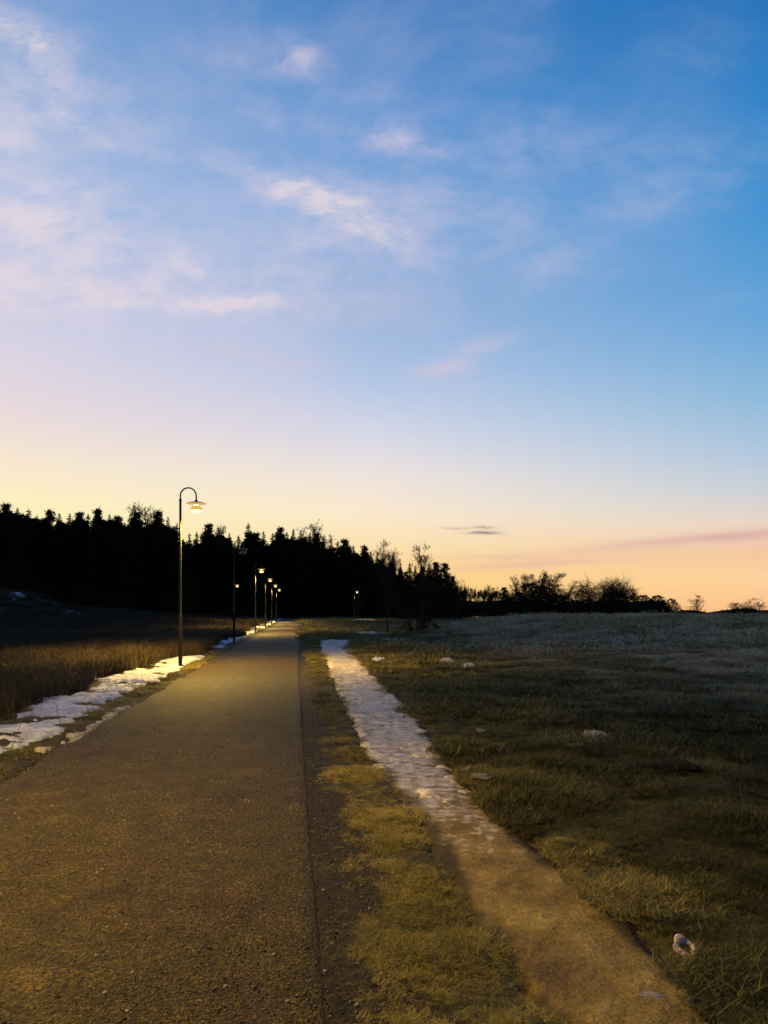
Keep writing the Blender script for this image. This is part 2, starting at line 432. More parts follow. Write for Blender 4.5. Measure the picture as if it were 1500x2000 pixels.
def plain(name, col, rough=.9, spec=.2, metal=0, nscale=None, var=.3):
    m, N, b = mat(name)
    if nscale:
        n = N.noise(objco(N), nscale, 4, .6)
        c = N.mix(1.0, col, N.ramp(n, [(.3, (1 - var,) * 3), (.7, (1 + var,) * 3)]), 'MULTIPLY'); N.put(b.inputs['Base Color'], c)
        N.put(b.inputs['Normal'], N.bump(n, .4, .02))
    else: b.inputs['Base Color'].default_value = (*col, 1)
    b.inputs['Roughness'].default_value = rough; b.inputs['Specular IOR Level'].default_value = spec; b.inputs['Metallic'].default_value = metal
    return m
M_needle = plain('conifer_needles', (.009, .013, .006), .95, .02, 0, 2.0)
M_bark = plain('bark', (.020, .015, .011), .95, .1, 0, 6.0)
M_twig = plain('bare_twigs', (.024, .015, .010), .95, .05)
M_shrub = plain('shrub_leaves', (.010, .010, .005), .95, .05)
M_pole = plain('painted_steel', (.018, .018, .014), .6, .25, 0, 20, .15)
M_base = plain('black_steel', (.003, .003, .003), .8, .04, 0, 20, .2)
M_hat = plain('enamel_shade', (.035, .034, .030), .5, .4)

M_stone = plain('grit', (.055, .045, .03), .9, .2, 0, 30)
M_mole = plain('molehill_soil', (.013, .010, .005), .95, .1, 0, 30, .5)
M_stalk = plain('dry_stalk', (.07, .045, .028), .9, .1)
M_wall = plain('render_wall', (.32, .28, .24), .9, .1)
M_roof = plain('roof_sheet', (.30, .27, .25), .8, .1)
def emit(name, col, st):
    m = bpy.data.materials.new(name); m.use_nodes = True; nt = m.node_tree; nt.nodes.clear()
    e = nt.nodes.new('ShaderNodeEmission'); o = nt.nodes.new('ShaderNodeOutputMaterial'); e.inputs[0].default_value = (*col, 1); e.inputs[1].default_value = st
    nt.links.new(e.outputs[0], o.inputs[0]); return m
M_glow = emit('lit_lamp_glass', (1.0, .78, .36), 2.6)
M_glowdim = emit('lit_diffuser', (1.0, .58, .14), .80)
M_ring = emit('lit_amber_ring', (1.0, .60, .12), .72)
M_neck = emit('lit_neck_glass', (1.0, .74, .30), 7.0)
M_off = plain('unlit_lamp_glass', (.10, .09, .07), .3, .5)
M_win = emit('lit_window', (1.0, .72, .36), 2.5)

# ------------------------------------------------------------------ ground
ang = np.concatenate([np.linspace(-48, 48, 470), np.linspace(50, 310, 66)])
ang = np.radians(ang); na = len(ang)
rad = np.geomspace(1.2, 3600, 470); nr = len(rad)
A, Rr = np.meshgrid(ang, rad)
GX = Rr * np.sin(A); GY = Rr * np.cos(A); GZ = T(GX, GY)
gv = np.stack([GX, GY, GZ], -1).reshape(-1, 3)
i = np.arange(nr - 1)[:, None] * na; j = np.arange(na)[None, :]; j2 = (j + 1) % na
gf = np.stack([i + j, i + na + j, i + na + j2, i + j2], -1).reshape(-1, 4)[:, ::-1]
gv = np.vstack([gv, [[0, 0, float(T(0, 0))]]]); cidx = len(gv) - 1
cf = np.stack([np.full(na, cidx), np.arange(na), (np.arange(na) + 1) % na], 1)[:, ::-1]
me = mesh_np('ground', gv, [gf, cf], [M_ground], True)
def soil_mask(X, Y):
    s = path_s(X, Y); n = fbm(X * 2.5, Y * 2.5, 3, 21) - .5
    return np.maximum((1 - S((s + n * 1.0 - 0.17) / .32)) * S((s + PW + .3) / .2), trail_mask(X, Y))
def frost_mask(X, Y):
    q = S((X - 1.5 - 0.0 * Y) / 7.0) * S((Y - 8) / 16) + 0.65 * S((Y - 34) / 22) * S((X - .07 * Y) / 4)
    q = q * (1 - .8 * S((Y - 60) / 14))
    return np.clip(q * (.42 + 1.0 * S((fbm(X / 1.7, Y / 1.7, 4, 31) - .33) / .34)), 0, 1) * np.where(path_s(X, Y) < -PW, .35, 1)
set_attr(me, 'soil', soil_mask(gv[:, 0], gv[:, 1])); set_attr(me, 'frost', frost_mask(gv[:, 0], gv[:, 1]))
ground = obj('ground', me, kind='structure')

# ------------------------------------------------------------------ path
Yp = np.concatenate([[-25, -15, -8, -4, -1, .5], np.geomspace(1.2, 182, 520)])
u = np.concatenate([[-1.03, -1.01], np.linspace(-1, 0, 34), [.008, .02]])
YY, UU = np.meshgrid(Yp, u, indexing='ij')
wob = np.where(UU < -.5, (fbm(YY * 1.3, UU * 0 + 3, 4, 40) - .5) * .24, 0) + np.where(UU > -.3, (fbm(YY * 2.2, UU * 0 + 7, 4, 41) - .5) * .03, 0)
SS = UU * PW + wob
XX = SS - 0.1113 * YY + 0.12 * np.exp(-np.clip(YY, -5, 1e9) / 9)
ZZ = 0.012 + 0.03 * (1 - (2 * np.clip(UU, -1, 0) + 1) ** 2) + (fbm(XX / .8, YY / .8, 3, 42) - .5) * .012
ZZ = np.where((UU <= -1.005) | (UU >= .005), -0.02 - 0.05 * (np.abs(UU + .5) > .512), ZZ)
me = mesh_np('path', np.stack([XX, YY, ZZ], -1).reshape(-1, 3), grid_faces(len(Yp), len(u))[:, ::-1], [M_path], True)
obj('path', me, kind='structure')

# ------------------------------------------------------------------ trail and its snow
Yt = np.geomspace(1.6, 46, 620); ut = np.linspace(-1.25, 1.25, 64)
YY, UU = np.meshgrid(Yt, ut, indexing='ij'); m_, h_ = trail_mid(YY); XX = m_ + UU * h_
edge = S((np.abs(UU) + (fbm(XX * 3.2, YY * 3.2, 4, 51) - .5) * .55 - .78) / .35)
endm = S((YY - 41) / 4)
ZZ = (fbm(XX / .35, YY / .35, 4, 52) - .5) * .035 + .008 - .06 * np.maximum(edge, endm)
trail_me = mesh_np('footpath', np.stack([XX, YY, ZZ], -1).reshape(-1, 3), grid_faces(len(Yt), len(ut))[:, ::-1], [M_trail], True)
amt = np.interp(YY, [2.5, 4.2, 5.0, 5.8, 6.6, 8, 12, 20, 45], [.0, .12, .32, .50, .62, .70, .76, .86, 1.0]) - .28 * S((np.abs(UU) - .6) / .5)
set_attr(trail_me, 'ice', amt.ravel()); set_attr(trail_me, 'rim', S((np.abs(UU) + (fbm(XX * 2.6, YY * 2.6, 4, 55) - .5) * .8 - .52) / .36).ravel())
obj('footpath', trail_me, kind='structure')
n_ = fbm(XX / .55, YY / .55, 5, 61) - .5; nf = fbm(XX / .16, YY / .16, 3, 62) - .5
amt2 = np.interp(YY, [3, 4.5, 5.5, 6.6, 8, 10, 14, 20, 45], [-.8, -.62, -.42, -.28, -.20, -.18, -.12, .04, .24])
amt2 = amt2 + .20 * S((UU - .35) / .4) * S((YY - 5) / 2) - .02
n_ = n_ + .7 * (fbm(XX / 1.3, YY / .3, 4, 66) - .5)
t = amt2 + n_ * 1.25 + nf * .7 + .22 * S((np.abs(UU) - .5) / .3) * S((YY - 6.5) / 2)
lim = (np.abs(UU) + (fbm(XX * 2.4, YY * 2.4, 4, 63) - .5) * 1.1) 
lim = lim + (fbm(XX / 1.3, YY / 1.3, 3, 68) - .5) * .9
t = np.minimum(t, (1.02 - lim) * 1.2) - endm - .45 * S((5.9 - YY) / .8)
ZS = ZZ + .001 + np.clip(t, -.4, .3) * .055 + nf * .030
ZS = np.where(np.maximum(edge, endm) > .6, -.2, ZS)
me = mesh_np('snow', np.stack([XX, YY, ZS], -1).reshape(-1, 3), grid_faces(len(Yt), len(ut))[:, ::-1], [M_dsnow], True)
obj('snow', me, kind='stuff', label='trodden dirty snow lying along the footpath')

# snow strip on the left verge
Yt = np.geomspace(3.5, 165, 620); ut = np.linspace(-2.6, -6.3, 72)
YY, UU = np.meshgrid(Yt, ut, indexing='ij'); XX = UU - 0.1113 * YY + .12 * np.exp(-YY / 9)
n_ = fbm(XX / .9, YY / .9, 4, 71) - .5; nf = fbm(XX / .22, YY / .22, 4, 72) - .5
outer = -4.55 - .35 * np.sin(YY * .35) + .75 * S((YY - 17) / 10) + 0.45 * (fbm(YY / 3, YY * 0, 3, 73) - .5) * 2
inner = -3.28 + .12 * np.sin(YY * .8)
band = np.minimum((inner - UU) / .35, (UU - outer) / .45)
t = np.minimum(band, .42) + n_ * 2.3 + nf * 1.3 - .32 - .08 * S((YY - 20) / 15)
t2 = (1 - np.abs(UU + 2.86) / .09) * .5 + (fbm(XX / .35, YY / .35, 4, 74) - .5) * 2.0 - .52
TZ = T(XX, YY)
ZS = TZ + .012 + np.clip(t, -.5, .5) * .085 + nf * .085 * (t > -.05)
ZS = np.where(t < -.1, TZ - .12, ZS)
me = mesh_np('snow', np.stack([XX, YY, ZS], -1).reshape(-1, 3), grid_faces(len(Yt), len(ut)), [M_snow], True)
obj('snow', me, kind='stuff', label='old snow in a ragged strip beside the gravel path')

Yt = np.geomspace(3.5, 16, 420); ut = np.linspace(-3.12, -2.66, 30)
YY, UU = np.meshgrid(Yt, ut, indexing='ij'); XX = UU - 0.1113 * YY + .12 * np.exp(-YY / 9)
nf = fbm(XX / .07, YY / .07, 3, 76) - .5
t = (1 - np.abs(UU + 2.87 + (fbm(YY * 1.3, YY * 0 + 3, 4, 40) - .5) * -.2) / .09) * .4 + (fbm(XX / .3, YY / .3, 4, 74) - .5) * 2.2 + nf * .9 - .5 - S((YY - 12) / 4) - .4 * S((9 - YY) / 2.5)
TZ = T(XX, YY); ZS = np.where(t < -.15, TZ - .1, TZ + .025 + np.clip(t, -.5, .3) * .05 + nf * .02)
M_resid = snow_mat('gritty_snow', (.07, .06, .045), (.17, .15, .12), (.34, .32, .29))
me = mesh_np('snow', np.stack([XX, YY, ZS], -1).reshape(-1, 3), grid_faces(len(Yt), len(ut)), [M_resid], True)
obj('snow', me, kind='stuff', label='gritty frozen snow residue along the left edge of the gravel path')

# patches of old snow on the fields
PATCHES = []
def patch(px, py, wpx, hpx, label, seed, m=None):
    # the eye meets the ground along this ray: find the range by marching over the land
    uu, vv = px_dir(px, py); Y0 = 3.0
    for Yq in np.geomspace(4, 220, 900):
        if CAM_H + vv * Yq <= float(T(uu * Yq, Yq)) + .0: Y0 = Yq; break
    X0 = uu * Y0; rx = wpx / 2 / 1500 * Y0; ry = min(hpx / 2 / 1500 * Y0 * Y0 / 1.6, rx * 2.2); PATCHES.append((X0, Y0, rx, ry))
    n = 44; g = np.linspace(-1.35, 1.35, n); GYp, GXp = np.meshgrid(g, g, indexing='ij')
    XX = X0 + GXp * rx; YY = Y0 + GYp * ry
    rr = np.sqrt(GXp ** 2 + GYp ** 2) + (fbm(GXp * 2.2, GYp * 2.2, 4, seed) - .5) * 1.4
    t = .8 - rr; nf = fbm(XX / .3, YY / .3, 3, seed + 3) - .5
    TZ = T(XX, YY)
    ZS = np.where(t < 0, TZ - .25, TZ + .05 + np.clip(t, 0, .4) * .12 + nf * .03)
    me = mesh_np('snow_patch', np.stack([XX, YY, ZS], -1).reshape(-1, 3), grid_faces(n, n)[:, ::-1], [m or M_snow], True)
    o = obj('snow_patch', me); tag(o, label, 'snow patch', 'snow patches left on the grass')
for k, a in enumerate([
    (722, 1238.5, 78, 9, 'bright flat snow patch on grass beside the leaning young tree'),
    (765, 1251, 62, 8, 'pale snow streak at the foot of the mound below the leaning young tree'),
    (835, 1243, 70, 3.5, 'thin snow streak along the mound foot below the bush cluster'),
    (822, 1259, 36, 6, 'small snow patch on the mound just above the footpath bend'),
    (872, 1295, 44, 8, 'grey snow patch in brown grass, wider of the two lying side by side'),
    (917, 1302, 30, 6, 'grey snow patch in brown grass, smaller of the two lying side by side'),
    (1207, 1256, 28, 6, 'lone bluish snow patch high on the frosty mound'),
    (740, 1291, 26, 7, 'small warm lit snow patch close to the right edge of the snowy footpath'),
    (1165, 1441, 64, 5, 'thin frosty snow smear on the dark right field', 'lump'),
    (870, 1224, 26, 4, 'white snow fleck at the foot of the vase shaped bush'),
    (712, 1210.5, 60, 4, 'long thin snow streak under the distant lamp before the forest'),
    (600, 1211, 16, 5, 'snow fleck beside the far end of the gravel path'),
    (30, 1162, 34, 2.5, 'thin snow line at the foot of the dark hillock on the left'),
    (152, 1196, 34, 4, 'snow fleck on the dark meadow left of the big lit lamp'),
    (250, 1167, 20, 6, 'bluish snow fleck against the black forest edge'),
]): patch(*a[:5], seed=100 + k, m=M_resid if len(a) > 5 else M_dsnow if k in (2, 4, 5, 12) else None)

# ------------------------------------------------------------------ scatter by geometry nodes
def scatter(name, pts, meshes, kind, idx, scale, rz, tilt=None, tint=None, frost=None, label=None):
    sub = bpy.data.collections.new(name + '_pieces')
    for q, m in enumerate(meshes):
        o = bpy.data.objects.new(f'{name}_piece_{q:02d}', m); sub.objects.link(o)
    pts = np.asarray(pts); n = len(pts)
    me = bpy.data.meshes.new(name); me.vertices.add(n); me.vertices.foreach_set('co', pts.astype(np.float32).ravel()); me.update()
    set_attr(me, 'tint', tint if tint is not None else rng.random(n)); set_attr(me, 'frost', frost if frost is not None else np.zeros(n))
    a = me.attributes.new('pick', 'INT', 'POINT'); a.data.foreach_set('value', np.asarray(idx, np.int32))
    a = me.attributes.new('turn', 'FLOAT_VECTOR', 'POINT')
    rot = np.zeros((n, 3), np.float32); rot[:, 2] = rz
    if tilt is not None: rot[:, :2] = tilt
    a.data.foreach_set('vector', rot.ravel())
    sc = np.asarray(scale, np.float32)
    if sc.ndim == 1: sc = np.stack([sc] * 3, 1)
    a = me.attributes.new('size', 'FLOAT_VECTOR', 'POINT'); a.data.foreach_set('vector', sc.ravel())
    ng = bpy.data.node_groups.new(name + '_scatter', 'GeometryNodeTree')
    ng.interface.new_socket('Geometry', in_out='INPUT', socket_type='NodeSocketGeometry')
    ng.interface.new_socket('Geometry', in_out='OUTPUT', socket_type='NodeSocketGeometry')
    nd = ng.nodes; gi = nd.new('NodeGroupInput'); go = nd.new('NodeGroupOutput')
    ci = nd.new('GeometryNodeCollectionInfo'); ci.inputs['Collection'].default_value = sub; ci.inputs['Separate Children'].default_value = True; ci.inputs['Reset Children'].default_value = True
    ip = nd.new('GeometryNodeInstanceOnPoints'); ip.inputs['Pick Instance'].default_value = True
    def na_(nm, ty):
        q = nd.new('GeometryNodeInputNamedAttribute'); q.data_type = ty; q.inputs['Name'].default_value = nm; return q.outputs['Attribute']
    e2r = nd.new('FunctionNodeEulerToRotation'); lk = ng.links
    lk.new(na_('turn', 'FLOAT_VECTOR'), e2r.inputs[0]); lk.new(e2r.outputs[0], ip.inputs['Rotation'])
    lk.new(na_('size', 'FLOAT_VECTOR'), ip.inputs['Scale']); lk.new(na_('pick', 'INT'), ip.inputs['Instance Index'])
    lk.new(gi.outputs[0], ip.inputs['Points']); lk.new(ci.outputs[0], ip.inputs['Instance']); lk.new(ip.outputs[0], go.inputs[0])
    o = obj(name, me, kind=kind)
    if label: o['label'] = label
    md = o.modifiers.new('scatter', 'NODES'); md.node_group = ng
    return o

# ------------------------------------------------------------------ trees
def spruce(seed):
    r = random.Random(seed); v = []; f = []
    def tri(a, b_, c_): k = len(v); v.extend((a, b_, c_)); f.append((k, k + 1, k + 2))
    z = .05
    while z < .985:
        R_ = .150 * (1 - z) ** .68 * (0.72 + .5 * r.random()) + .004
        nb = 8
        a0 = r.random() * 6.28
        for q in range(nb):
            a = a0 + 6.283 * q / nb + r.uniform(-.3, .3); L_ = R_ * r.uniform(.6, 1.2); ca, sa = math.cos(a), math.sin(a)
            dr = L_ * r.uniform(.25, .5); zz = z + r.uniform(-.008, .008)
            def pt(t, side, dz=0): return (ca * L_ * t - sa * side, sa * L_ * t + ca * side, zz - dr * t + .25 * dr * t * t * 1.6 + dz)
            w = L_ * .24 + .005
            tri(pt(.0, -w * .4), pt(.0, w * .4), pt(1.0, 0))
            for t in (.3, .55, .78):
                for sd in (-1, 1):
                    tri(pt(t - .14, 0), pt(t + .1, 0), pt(t + .12, sd * w * (1.15 - t * .7), -w * r.uniform(.1, .6)))
            tri(pt(.15, 0), pt(.85, 0), pt(.55, 0, -w * r.uniform(.4, .9)))
        z += .021 * r.uniform(.8, 1.25) * (1 if z < .8 else .62)
    for q in range(3):
        a = q * 2.1; tri((.004 * math.cos(a), .004 * math.sin(a), .95), (.004 * math.cos(a + 2), .004 * math.sin(a + 2), .95), (0, 0, 1.0))
    tv, tf = tubes([(0, 0, 0, 0, 0, .5, .014, .008), (0, 0, .5, 0, 0, .97, .008, .002)], 5)
    return mesh_np('spruce_crown', v, np.array(f), [M_needle]), mesh_np('spruce_trunk', tv, tf, [M_bark])
def pine(seed, lo=.35, wide=.17):
    r = random.Random(seed); v = []; f = []; segs = [(0, 0, 0, .01, 0, .45, .016, .011), (.01, 0, .45, 0, .005, .93, .011, .003)]
    nclump = 84
    for q in range(nclump):
        t = (q + r.random()) / nclump; z = lo + (1 - lo) * t * .97
        Rm = wide * (.04 + 1.15 * (1 - t) ** .9) * (.72 + .5 * float(fbm(t * 9, seed * 1.7, 2, seed)))
        a = r.random() * 6.283; rad_ = Rm * math.sqrt(r.random()) if t < .93 else .02
        c = (rad_ * math.cos(a), rad_ * math.sin(a), z)
        if rad_ > .03: segs.append((0, 0, z - rad_ * .45, *c, .005, .0015))
        cs = r.uniform(.03, .055) * (1.1 - .45 * t)
        for w in range(40):
            d = Vector((r.gauss(0, 1), r.gauss(0, 1), r.gauss(0, .65)));
            p = Vector(c) + d * cs * .5
            e1 = Vector((r.gauss(0, 1), r.gauss(0, 1), r.gauss(.5, .8))).normalized() * r.uniform(.014, .030)
            e2 = Vector((r.gauss(0, 1), r.gauss(0, 1), r.gauss(0, 1))).normalized() * r.uniform(.006, .011)
            k = len(v); v.extend((tuple(p - e2), tuple(p + e2), tuple(p + e1))); f.append((k, k + 1, k + 2))
    tv, tf = tubes(segs, 4)
    return mesh_np('pine_crown', v, np.array(f), [M_needle]), mesh_np('pine_trunk', tv, tf, [M_bark])
def shrub(seed):
    r = random.Random(seed); v = []; f = []
    for q in range(1300):
        a = r.random() * 6.283; zz = r.random() ** .8; rr = math.sqrt(r.random()) * .6 * (1 - zz ** 3 * .8)
        p = Vector((rr * math.cos(a), rr * math.sin(a), zz)); e1 = Vector((r.gauss(0, 1), r.gauss(0, 1), r.gauss(.6, 1))).normalized() * r.uniform(.035, .08)
        e2 = Vector((r.gauss(0, 1), r.gauss(0, 1), r.gauss(0, 1))).normalized() * r.uniform(.015, .03)
        k = len(v); v.extend((tuple(p - e2), tuple(p + e2), tuple(p + e1))); f.append((k, k + 1, k + 2))
    sg = [(r.gauss(0, .06), r.gauss(0, .06), 0, r.gauss(0, .25), r.gauss(0, .25), r.uniform(.6, .95), .014, .004) for _ in range(9)]
    tv, tf = tubes(sg, 3)
    return mesh_np('shrub_crown', v, np.array(f), [M_shrub]), mesh_np('shrub_trunk', tv, tf, [M_bark])
def bare(seed, kind, H, rmin=.012):
    r = random.Random(seed); trunk = []; twig = []
    P_ = dict(birch=(1, .72, 5, (25, 48), .50, .06), oak=(1, .30, 5, (28, 64), .70, .02), poplar=(1, .8, 4, (14, 30), .42, .12), vase=(6, .5, 5, (14, 34), .62, .10))[kind]
    nst, tl, levels, angs, ratio, up = P_
    def grow(p, d, L_, rad_, lev):
        n = 4 if lev <= 1 else (3 if lev < 4 else 2); q = p.copy(); dd = d.copy(); pts = [q.copy()]; step = L_ / n
        for w in range(n):
            dd = (dd + Vector((r.gauss(0, 1), r.gauss(0, 1), r.gauss(0, 1))) * (.10 if kind != 'oak' else .17) + Vector((0, 0, up * (lev > 0)))).normalized()
            q = q + dd * step; ra = rad_ * (1 - .75 * w / n); rb = rad_ * (1 - .75 * (w + 1) / n)
            (trunk if lev <= 1 else twig).append((*pts[-1], *q, max(ra, rmin * .6), max(rb, rmin * .5))); pts.append(q.copy())
        if lev >= levels - 1 or L_ < H * .018: return
        if lev == 0:
            nc = {'birch': 26, 'oak': 9, 'poplar': 34, 'vase': 6}[kind]
        else: nc = {'birch': 5, 'oak': 7, 'poplar': 5, 'vase': 6}[kind]
        for c_ in range(nc):
            t = (r.uniform(.25, 1) if kind in ('birch', 'poplar') else r.uniform(.55, 1)) if lev == 0 else r.uniform(.25, 1)
            k = min(int(t * n), n - 1); base = pts[k].lerp(pts[k + 1], t * n - k)
            axis = (pts[k + 1] - pts[k]).normalized()
            perp = axis.orthogonal().normalized(); perp.rotate(Matrix.Rotation(r.random() * 6.283, 3, axis))
            an = math.radians(r.uniform(*angs)); nd = axis * math.cos(an) + perp * math.sin(an)
            if kind == 'oak': nl = L_ * r.uniform(.55, .85) * (1.35 if lev == 0 else 1)
            elif lev == 0: nl = L_ * r.uniform(.6, 1) * ratio * (1.15 - t * .75) * (.9 if kind != 'vase' else 1.6)
            else: nl = L_ * r.uniform(.35, .75) * (1.1 - .4 * t)
            grow(base, nd, nl, max(rad_ * (1 - .7 * t) * .5, rmin), lev + 1)
    for sidx in range(nst):
        if nst > 1:
            a = 6.283 * sidx / nst + r.uniform(-.4, .4); lean = math.radians(r.uniform(6, 34))
            d = Vector((math.sin(lean) * math.cos(a), math.sin(lean) * math.sin(a), math.cos(lean))); p = Vector((.12 * math.cos(a), .12 * math.sin(a), -.05))
        else: d = Vector((r.gauss(0, .02), r.gauss(0, .02), 1)); p = Vector((0, 0, -.1))
        grow(p, d, H * tl, H * (.012 if kind != 'oak' else .028) * (.8 if nst > 1 else 1), 0)
    if kind == 'birch' or kind == 'poplar':
        pass
    tv, tf = tubes(trunk, 5); cv, cf_ = tubes(twig, 3)
    mx = max(tv[:, 2].max(), cv[:, 2].max()); k = 1 / mx
    return mesh_np(kind + '_crown', cv * k, cf_, [M_twig]), mesh_np(kind + '_trunk', tv * k, tf, [M_bark])

SPR = [spruce(k) for k in range(5)]; PIN = [pine(20 + k, lo=[.3, .4, .25, .45][k], wide=[.19, .16, .15, .2][k]) for k in range(4)]
SHR = [shrub(50 + k) for k in range(4)]
BIR = [bare(60 + k, 'birch', 12) for k in range(3)]; OAK = [bare(70 + k, 'oak', 10, .02) for k in range(2)]
POP = [bare(80 + k, 'poplar', 12, .013) for k in range(2)]; VAS = [bare(90 + k, 'vase', 5, .007) for k in range(3)]

def tree(name, pair, label, cat, X, Y, H, wid=1.0, group=None, z=None, rz=None, lean=0):
    z = float(T(X, Y)) - .05 if z is None else z
    t = thing(name, label, cat, (X, Y, z), random.random() * 6.28 if rz is None else rz, group)
    t.scale = (H * wid, H * wid, H)
    if lean: t.rotation_euler[1] = lean
    obj('trunk', pair[1], t); obj('crown', pair[0], t)
    return t
def tree_px(name, pair, label, cat, px, pytop, Y, wid=1.0, group=None, **k):
    uu, vv = px_dir(px, pytop); X = uu * Y; zt = CAM_H + vv * Y; z = float(T(X, Y)) - .05
    return tree(name, pair, label, cat, X, Y, zt - z, wid, group, z, **k)

def edge_Y(px):
    return float(np.interp(px, [-300, 0, 350, 560, 700, 800, 900], [100, 110, 135, 182, 186, 160, 135]))
prof = [(-12, 992, 'p'), (12, 985, 'p'), (34, 992, 's'), (56, 992, 's'), (72, 1006, 's'), (97, 998, 'p'), (116, 1001, 's'), (136, 1003, 's'), (152, 1001, 'p'), (172, 1003, 's'), (190, 993, 'p'),
        (214, 1003, 's'), (232, 1008, 'p'), (266, 1002, 'p'), (288, 1012, 's'), (308, 1000, 'p'), (328, 1008, 's'), (346, 1022, 's'), (370, 1040, 's'), (384, 1038, 's'), (405, 1024, 'p'), (426, 1028, 's'),
        (448, 1042, 's'), (466, 1044, 's'), (485, 1021, 's'), (500, 1042, 'p'), (515, 1037, 's'), (532, 1042, 's'), (546, 1030, 'p'), (560, 1038, 's'), (573, 1032, 's'), (588, 1034, 's'), (605, 1040, 's'),
        (618, 1042, 'p'), (633, 1044, 's'), (646, 1051, 's'), (660, 1056, 's'), (673, 1055, 'p'), (690, 1064, 's'), (712, 1067, 'p'), (724, 1076, 's'), (737, 1078, 's'), (748, 1076, 's'), (767, 1085, 's'), (782, 1098, 's')]
refs = [(355, 'the tall lit lamp post'), (485, 'the spire-like spruce'), (605, 'the pale bare birch crown')]
words = ['first', 'second', 'third', 'fourth', 'fifth', 'sixth', 'seventh', 'eighth', 'ninth', 'tenth', 'eleventh', 'twelfth', 'thirteenth', 'fourteenth', 'fifteenth', 'sixteenth', 'seventeenth', 'eighteenth', 'nineteenth', 'twentieth', 'twenty-first', 'twenty-second', 'twenty-third', 'twenty-fourth', 'twenty-fifth', 'twenty-sixth', 'twenty-seventh', 'twenty-eighth', 'twenty-ninth', 'thirtieth']
vis = [p for p in prof if p[0] > -5]
for k, (px, py, kd) in enumerate(prof):
    nm = 'pine_tree' if kd == 'p' else 'spruce_tree'; kn = 'bushy pine' if kd == 'p' else 'pointed spruce'
    cnt = vis.index((px, py, kd)) if (px, py, kd) in vis else -1
    if px < 0: lab = 'black pine cut off by the left edge of the picture'
    elif px == 485: lab = 'tall spire-like spruce rising above the forest over the small lit lamps'
    elif px < 355:
        j = len([p for p in vis if px <= p[0] < 355]); lab = f'black {kn}, {words[j-1]} treetop left of the tall lit lamp post'
    elif px < 485:
        j = len([p for p in vis if 355 < p[0] <= px]); lab = f'black {kn}, {words[j-1]} treetop right of the tall lit lamp post'
    else:
        j = len([p for p in vis if 485 < p[0] <= px]); lab = f'black {kn}, {words[j-1]} treetop right of the spire-like spruce'
    Y = edge_Y(px) + rng.uniform(0, 9)
    pair = PIN[k % 4] if kd == 'p' else SPR[k % 5]
    tree_px(nm, pair, lab, 'tree', px, py - 2, Y, (.95 if kd == 'p' else 1.05) * rng.uniform(.9, 1.2), 'conifers of the black forest edge')
pxs = np.array([p[0] for p in prof] + [800, 840, 870, 885, 896]); pys = np.array([p[1] for p in prof] + [1104, 1104, 1108, 1130, 1160])
# more conifers standing between and before them, their tops lost in the black mass
for k in range(70):
    px = -30 + 830 * (k + rng.random()) / 70; top = float(np.interp(px, pxs, pys)) + rng.uniform(16, 52)
    top = min(top, 1150)
    kd = rng.random() < .3; pair = PIN[k % 4] if kd else SPR[(k * 3) % 5]
    tree_px('pine_tree' if kd else 'spruce_tree', pair, 'black conifer inside the forest mass, its top lost against darker trees behind', 'tree', px, top, edge_Y(px) - rng.uniform(1, 7), rng.uniform(1.1, 1.5), 'conifers lost in the forest mass')
# the wood behind
pts = []; sc = []; ix = []
allm = [s[0] for s in SPR] + [p[0] for p in PIN]
for k in range(640):
    px = rng.uniform(-330, 892); Y = edge_Y(px) + rng.uniform(3, 60); uu = (px - 750) / 1500; X = uu * Y
    top = float(np.interp(px, pxs, pys)) + 10 + 26 * rng.random(); z = float(T(X, Y)) - .2
    H = CAM_H + (1193 - top) / 1500 * Y - z
    pts.append((X, Y, z)); sc.append((H * 1.15, H * 1.15, H)); ix.append(rng.integers(0, len(allm)))
scatter('forest', pts, allm, 'stuff', ix, np.array(sc), rng.random(len(pts)) * 6.28, label='black mass of conifer forest behind the forest edge')
pts = []; sc = []
for k in range(420):
    px = rng.uniform(-330, 905); Y = edge_Y(px) - rng.uniform(1, 9) + (rng.uniform(0, 25) if k % 2 else 0); X = (px - 750) / 1500 * Y
    h = rng.uniform(1.5, 4.5); pts.append((X, Y, float(T(X, Y)) - .2)); sc.append((h * 1.3, h * 1.3, h))
scatter('undergrowth', pts, [s[0] for s in SHR], 'stuff', rng.integers(0, 4, len(pts)), np.array(sc), rng.random(len(pts)) * 6.28, label='dark low undergrowth along the foot of the forest')

# right end of the forest
for k, (px, py, kd, Y) in enumerate([(800, 1098, 's', 142), (811, 1104, 's', 138), (826, 1104, 'p', 140), (838, 1098, 's', 134), (851, 1097, 'p', 136), (869, 1100, 'p', 132), (884, 1124, 'p', 128), (893, 1142, 's', 126), (862, 1118, 's', 126), (845, 1115, 's', 124), (815, 1118, 's', 122), (830, 1128, 's', 118), (875, 1136, 's', 118)]):
    lb = ['pointed spruce below the thin bare birches at the forest end', 'short spruce leaning against the tall bare birch trunk', 'pine just right of the tall bare birch trunk', 'spruce between the tall birch and the forest end', 'high pine near the right end of the forest',
          'open-topped pine near the right end of the forest against orange sky', 'lower pine stepping down at the right end of the forest', 'last low spruce at the right end of the black forest'] 
    lab = 'black ' + lb[k] if k < 8 else 'black conifer filling the low front of the forest end'
    tree_px('pine_tree' if kd == 'p' else 'spruce_tree', (PIN[k % 4] if kd == 'p' else SPR[k % 5]), lab, 'tree', px, py, Y, 1.25 if kd == 'p' else 1.5, 'conifers at the forest end')

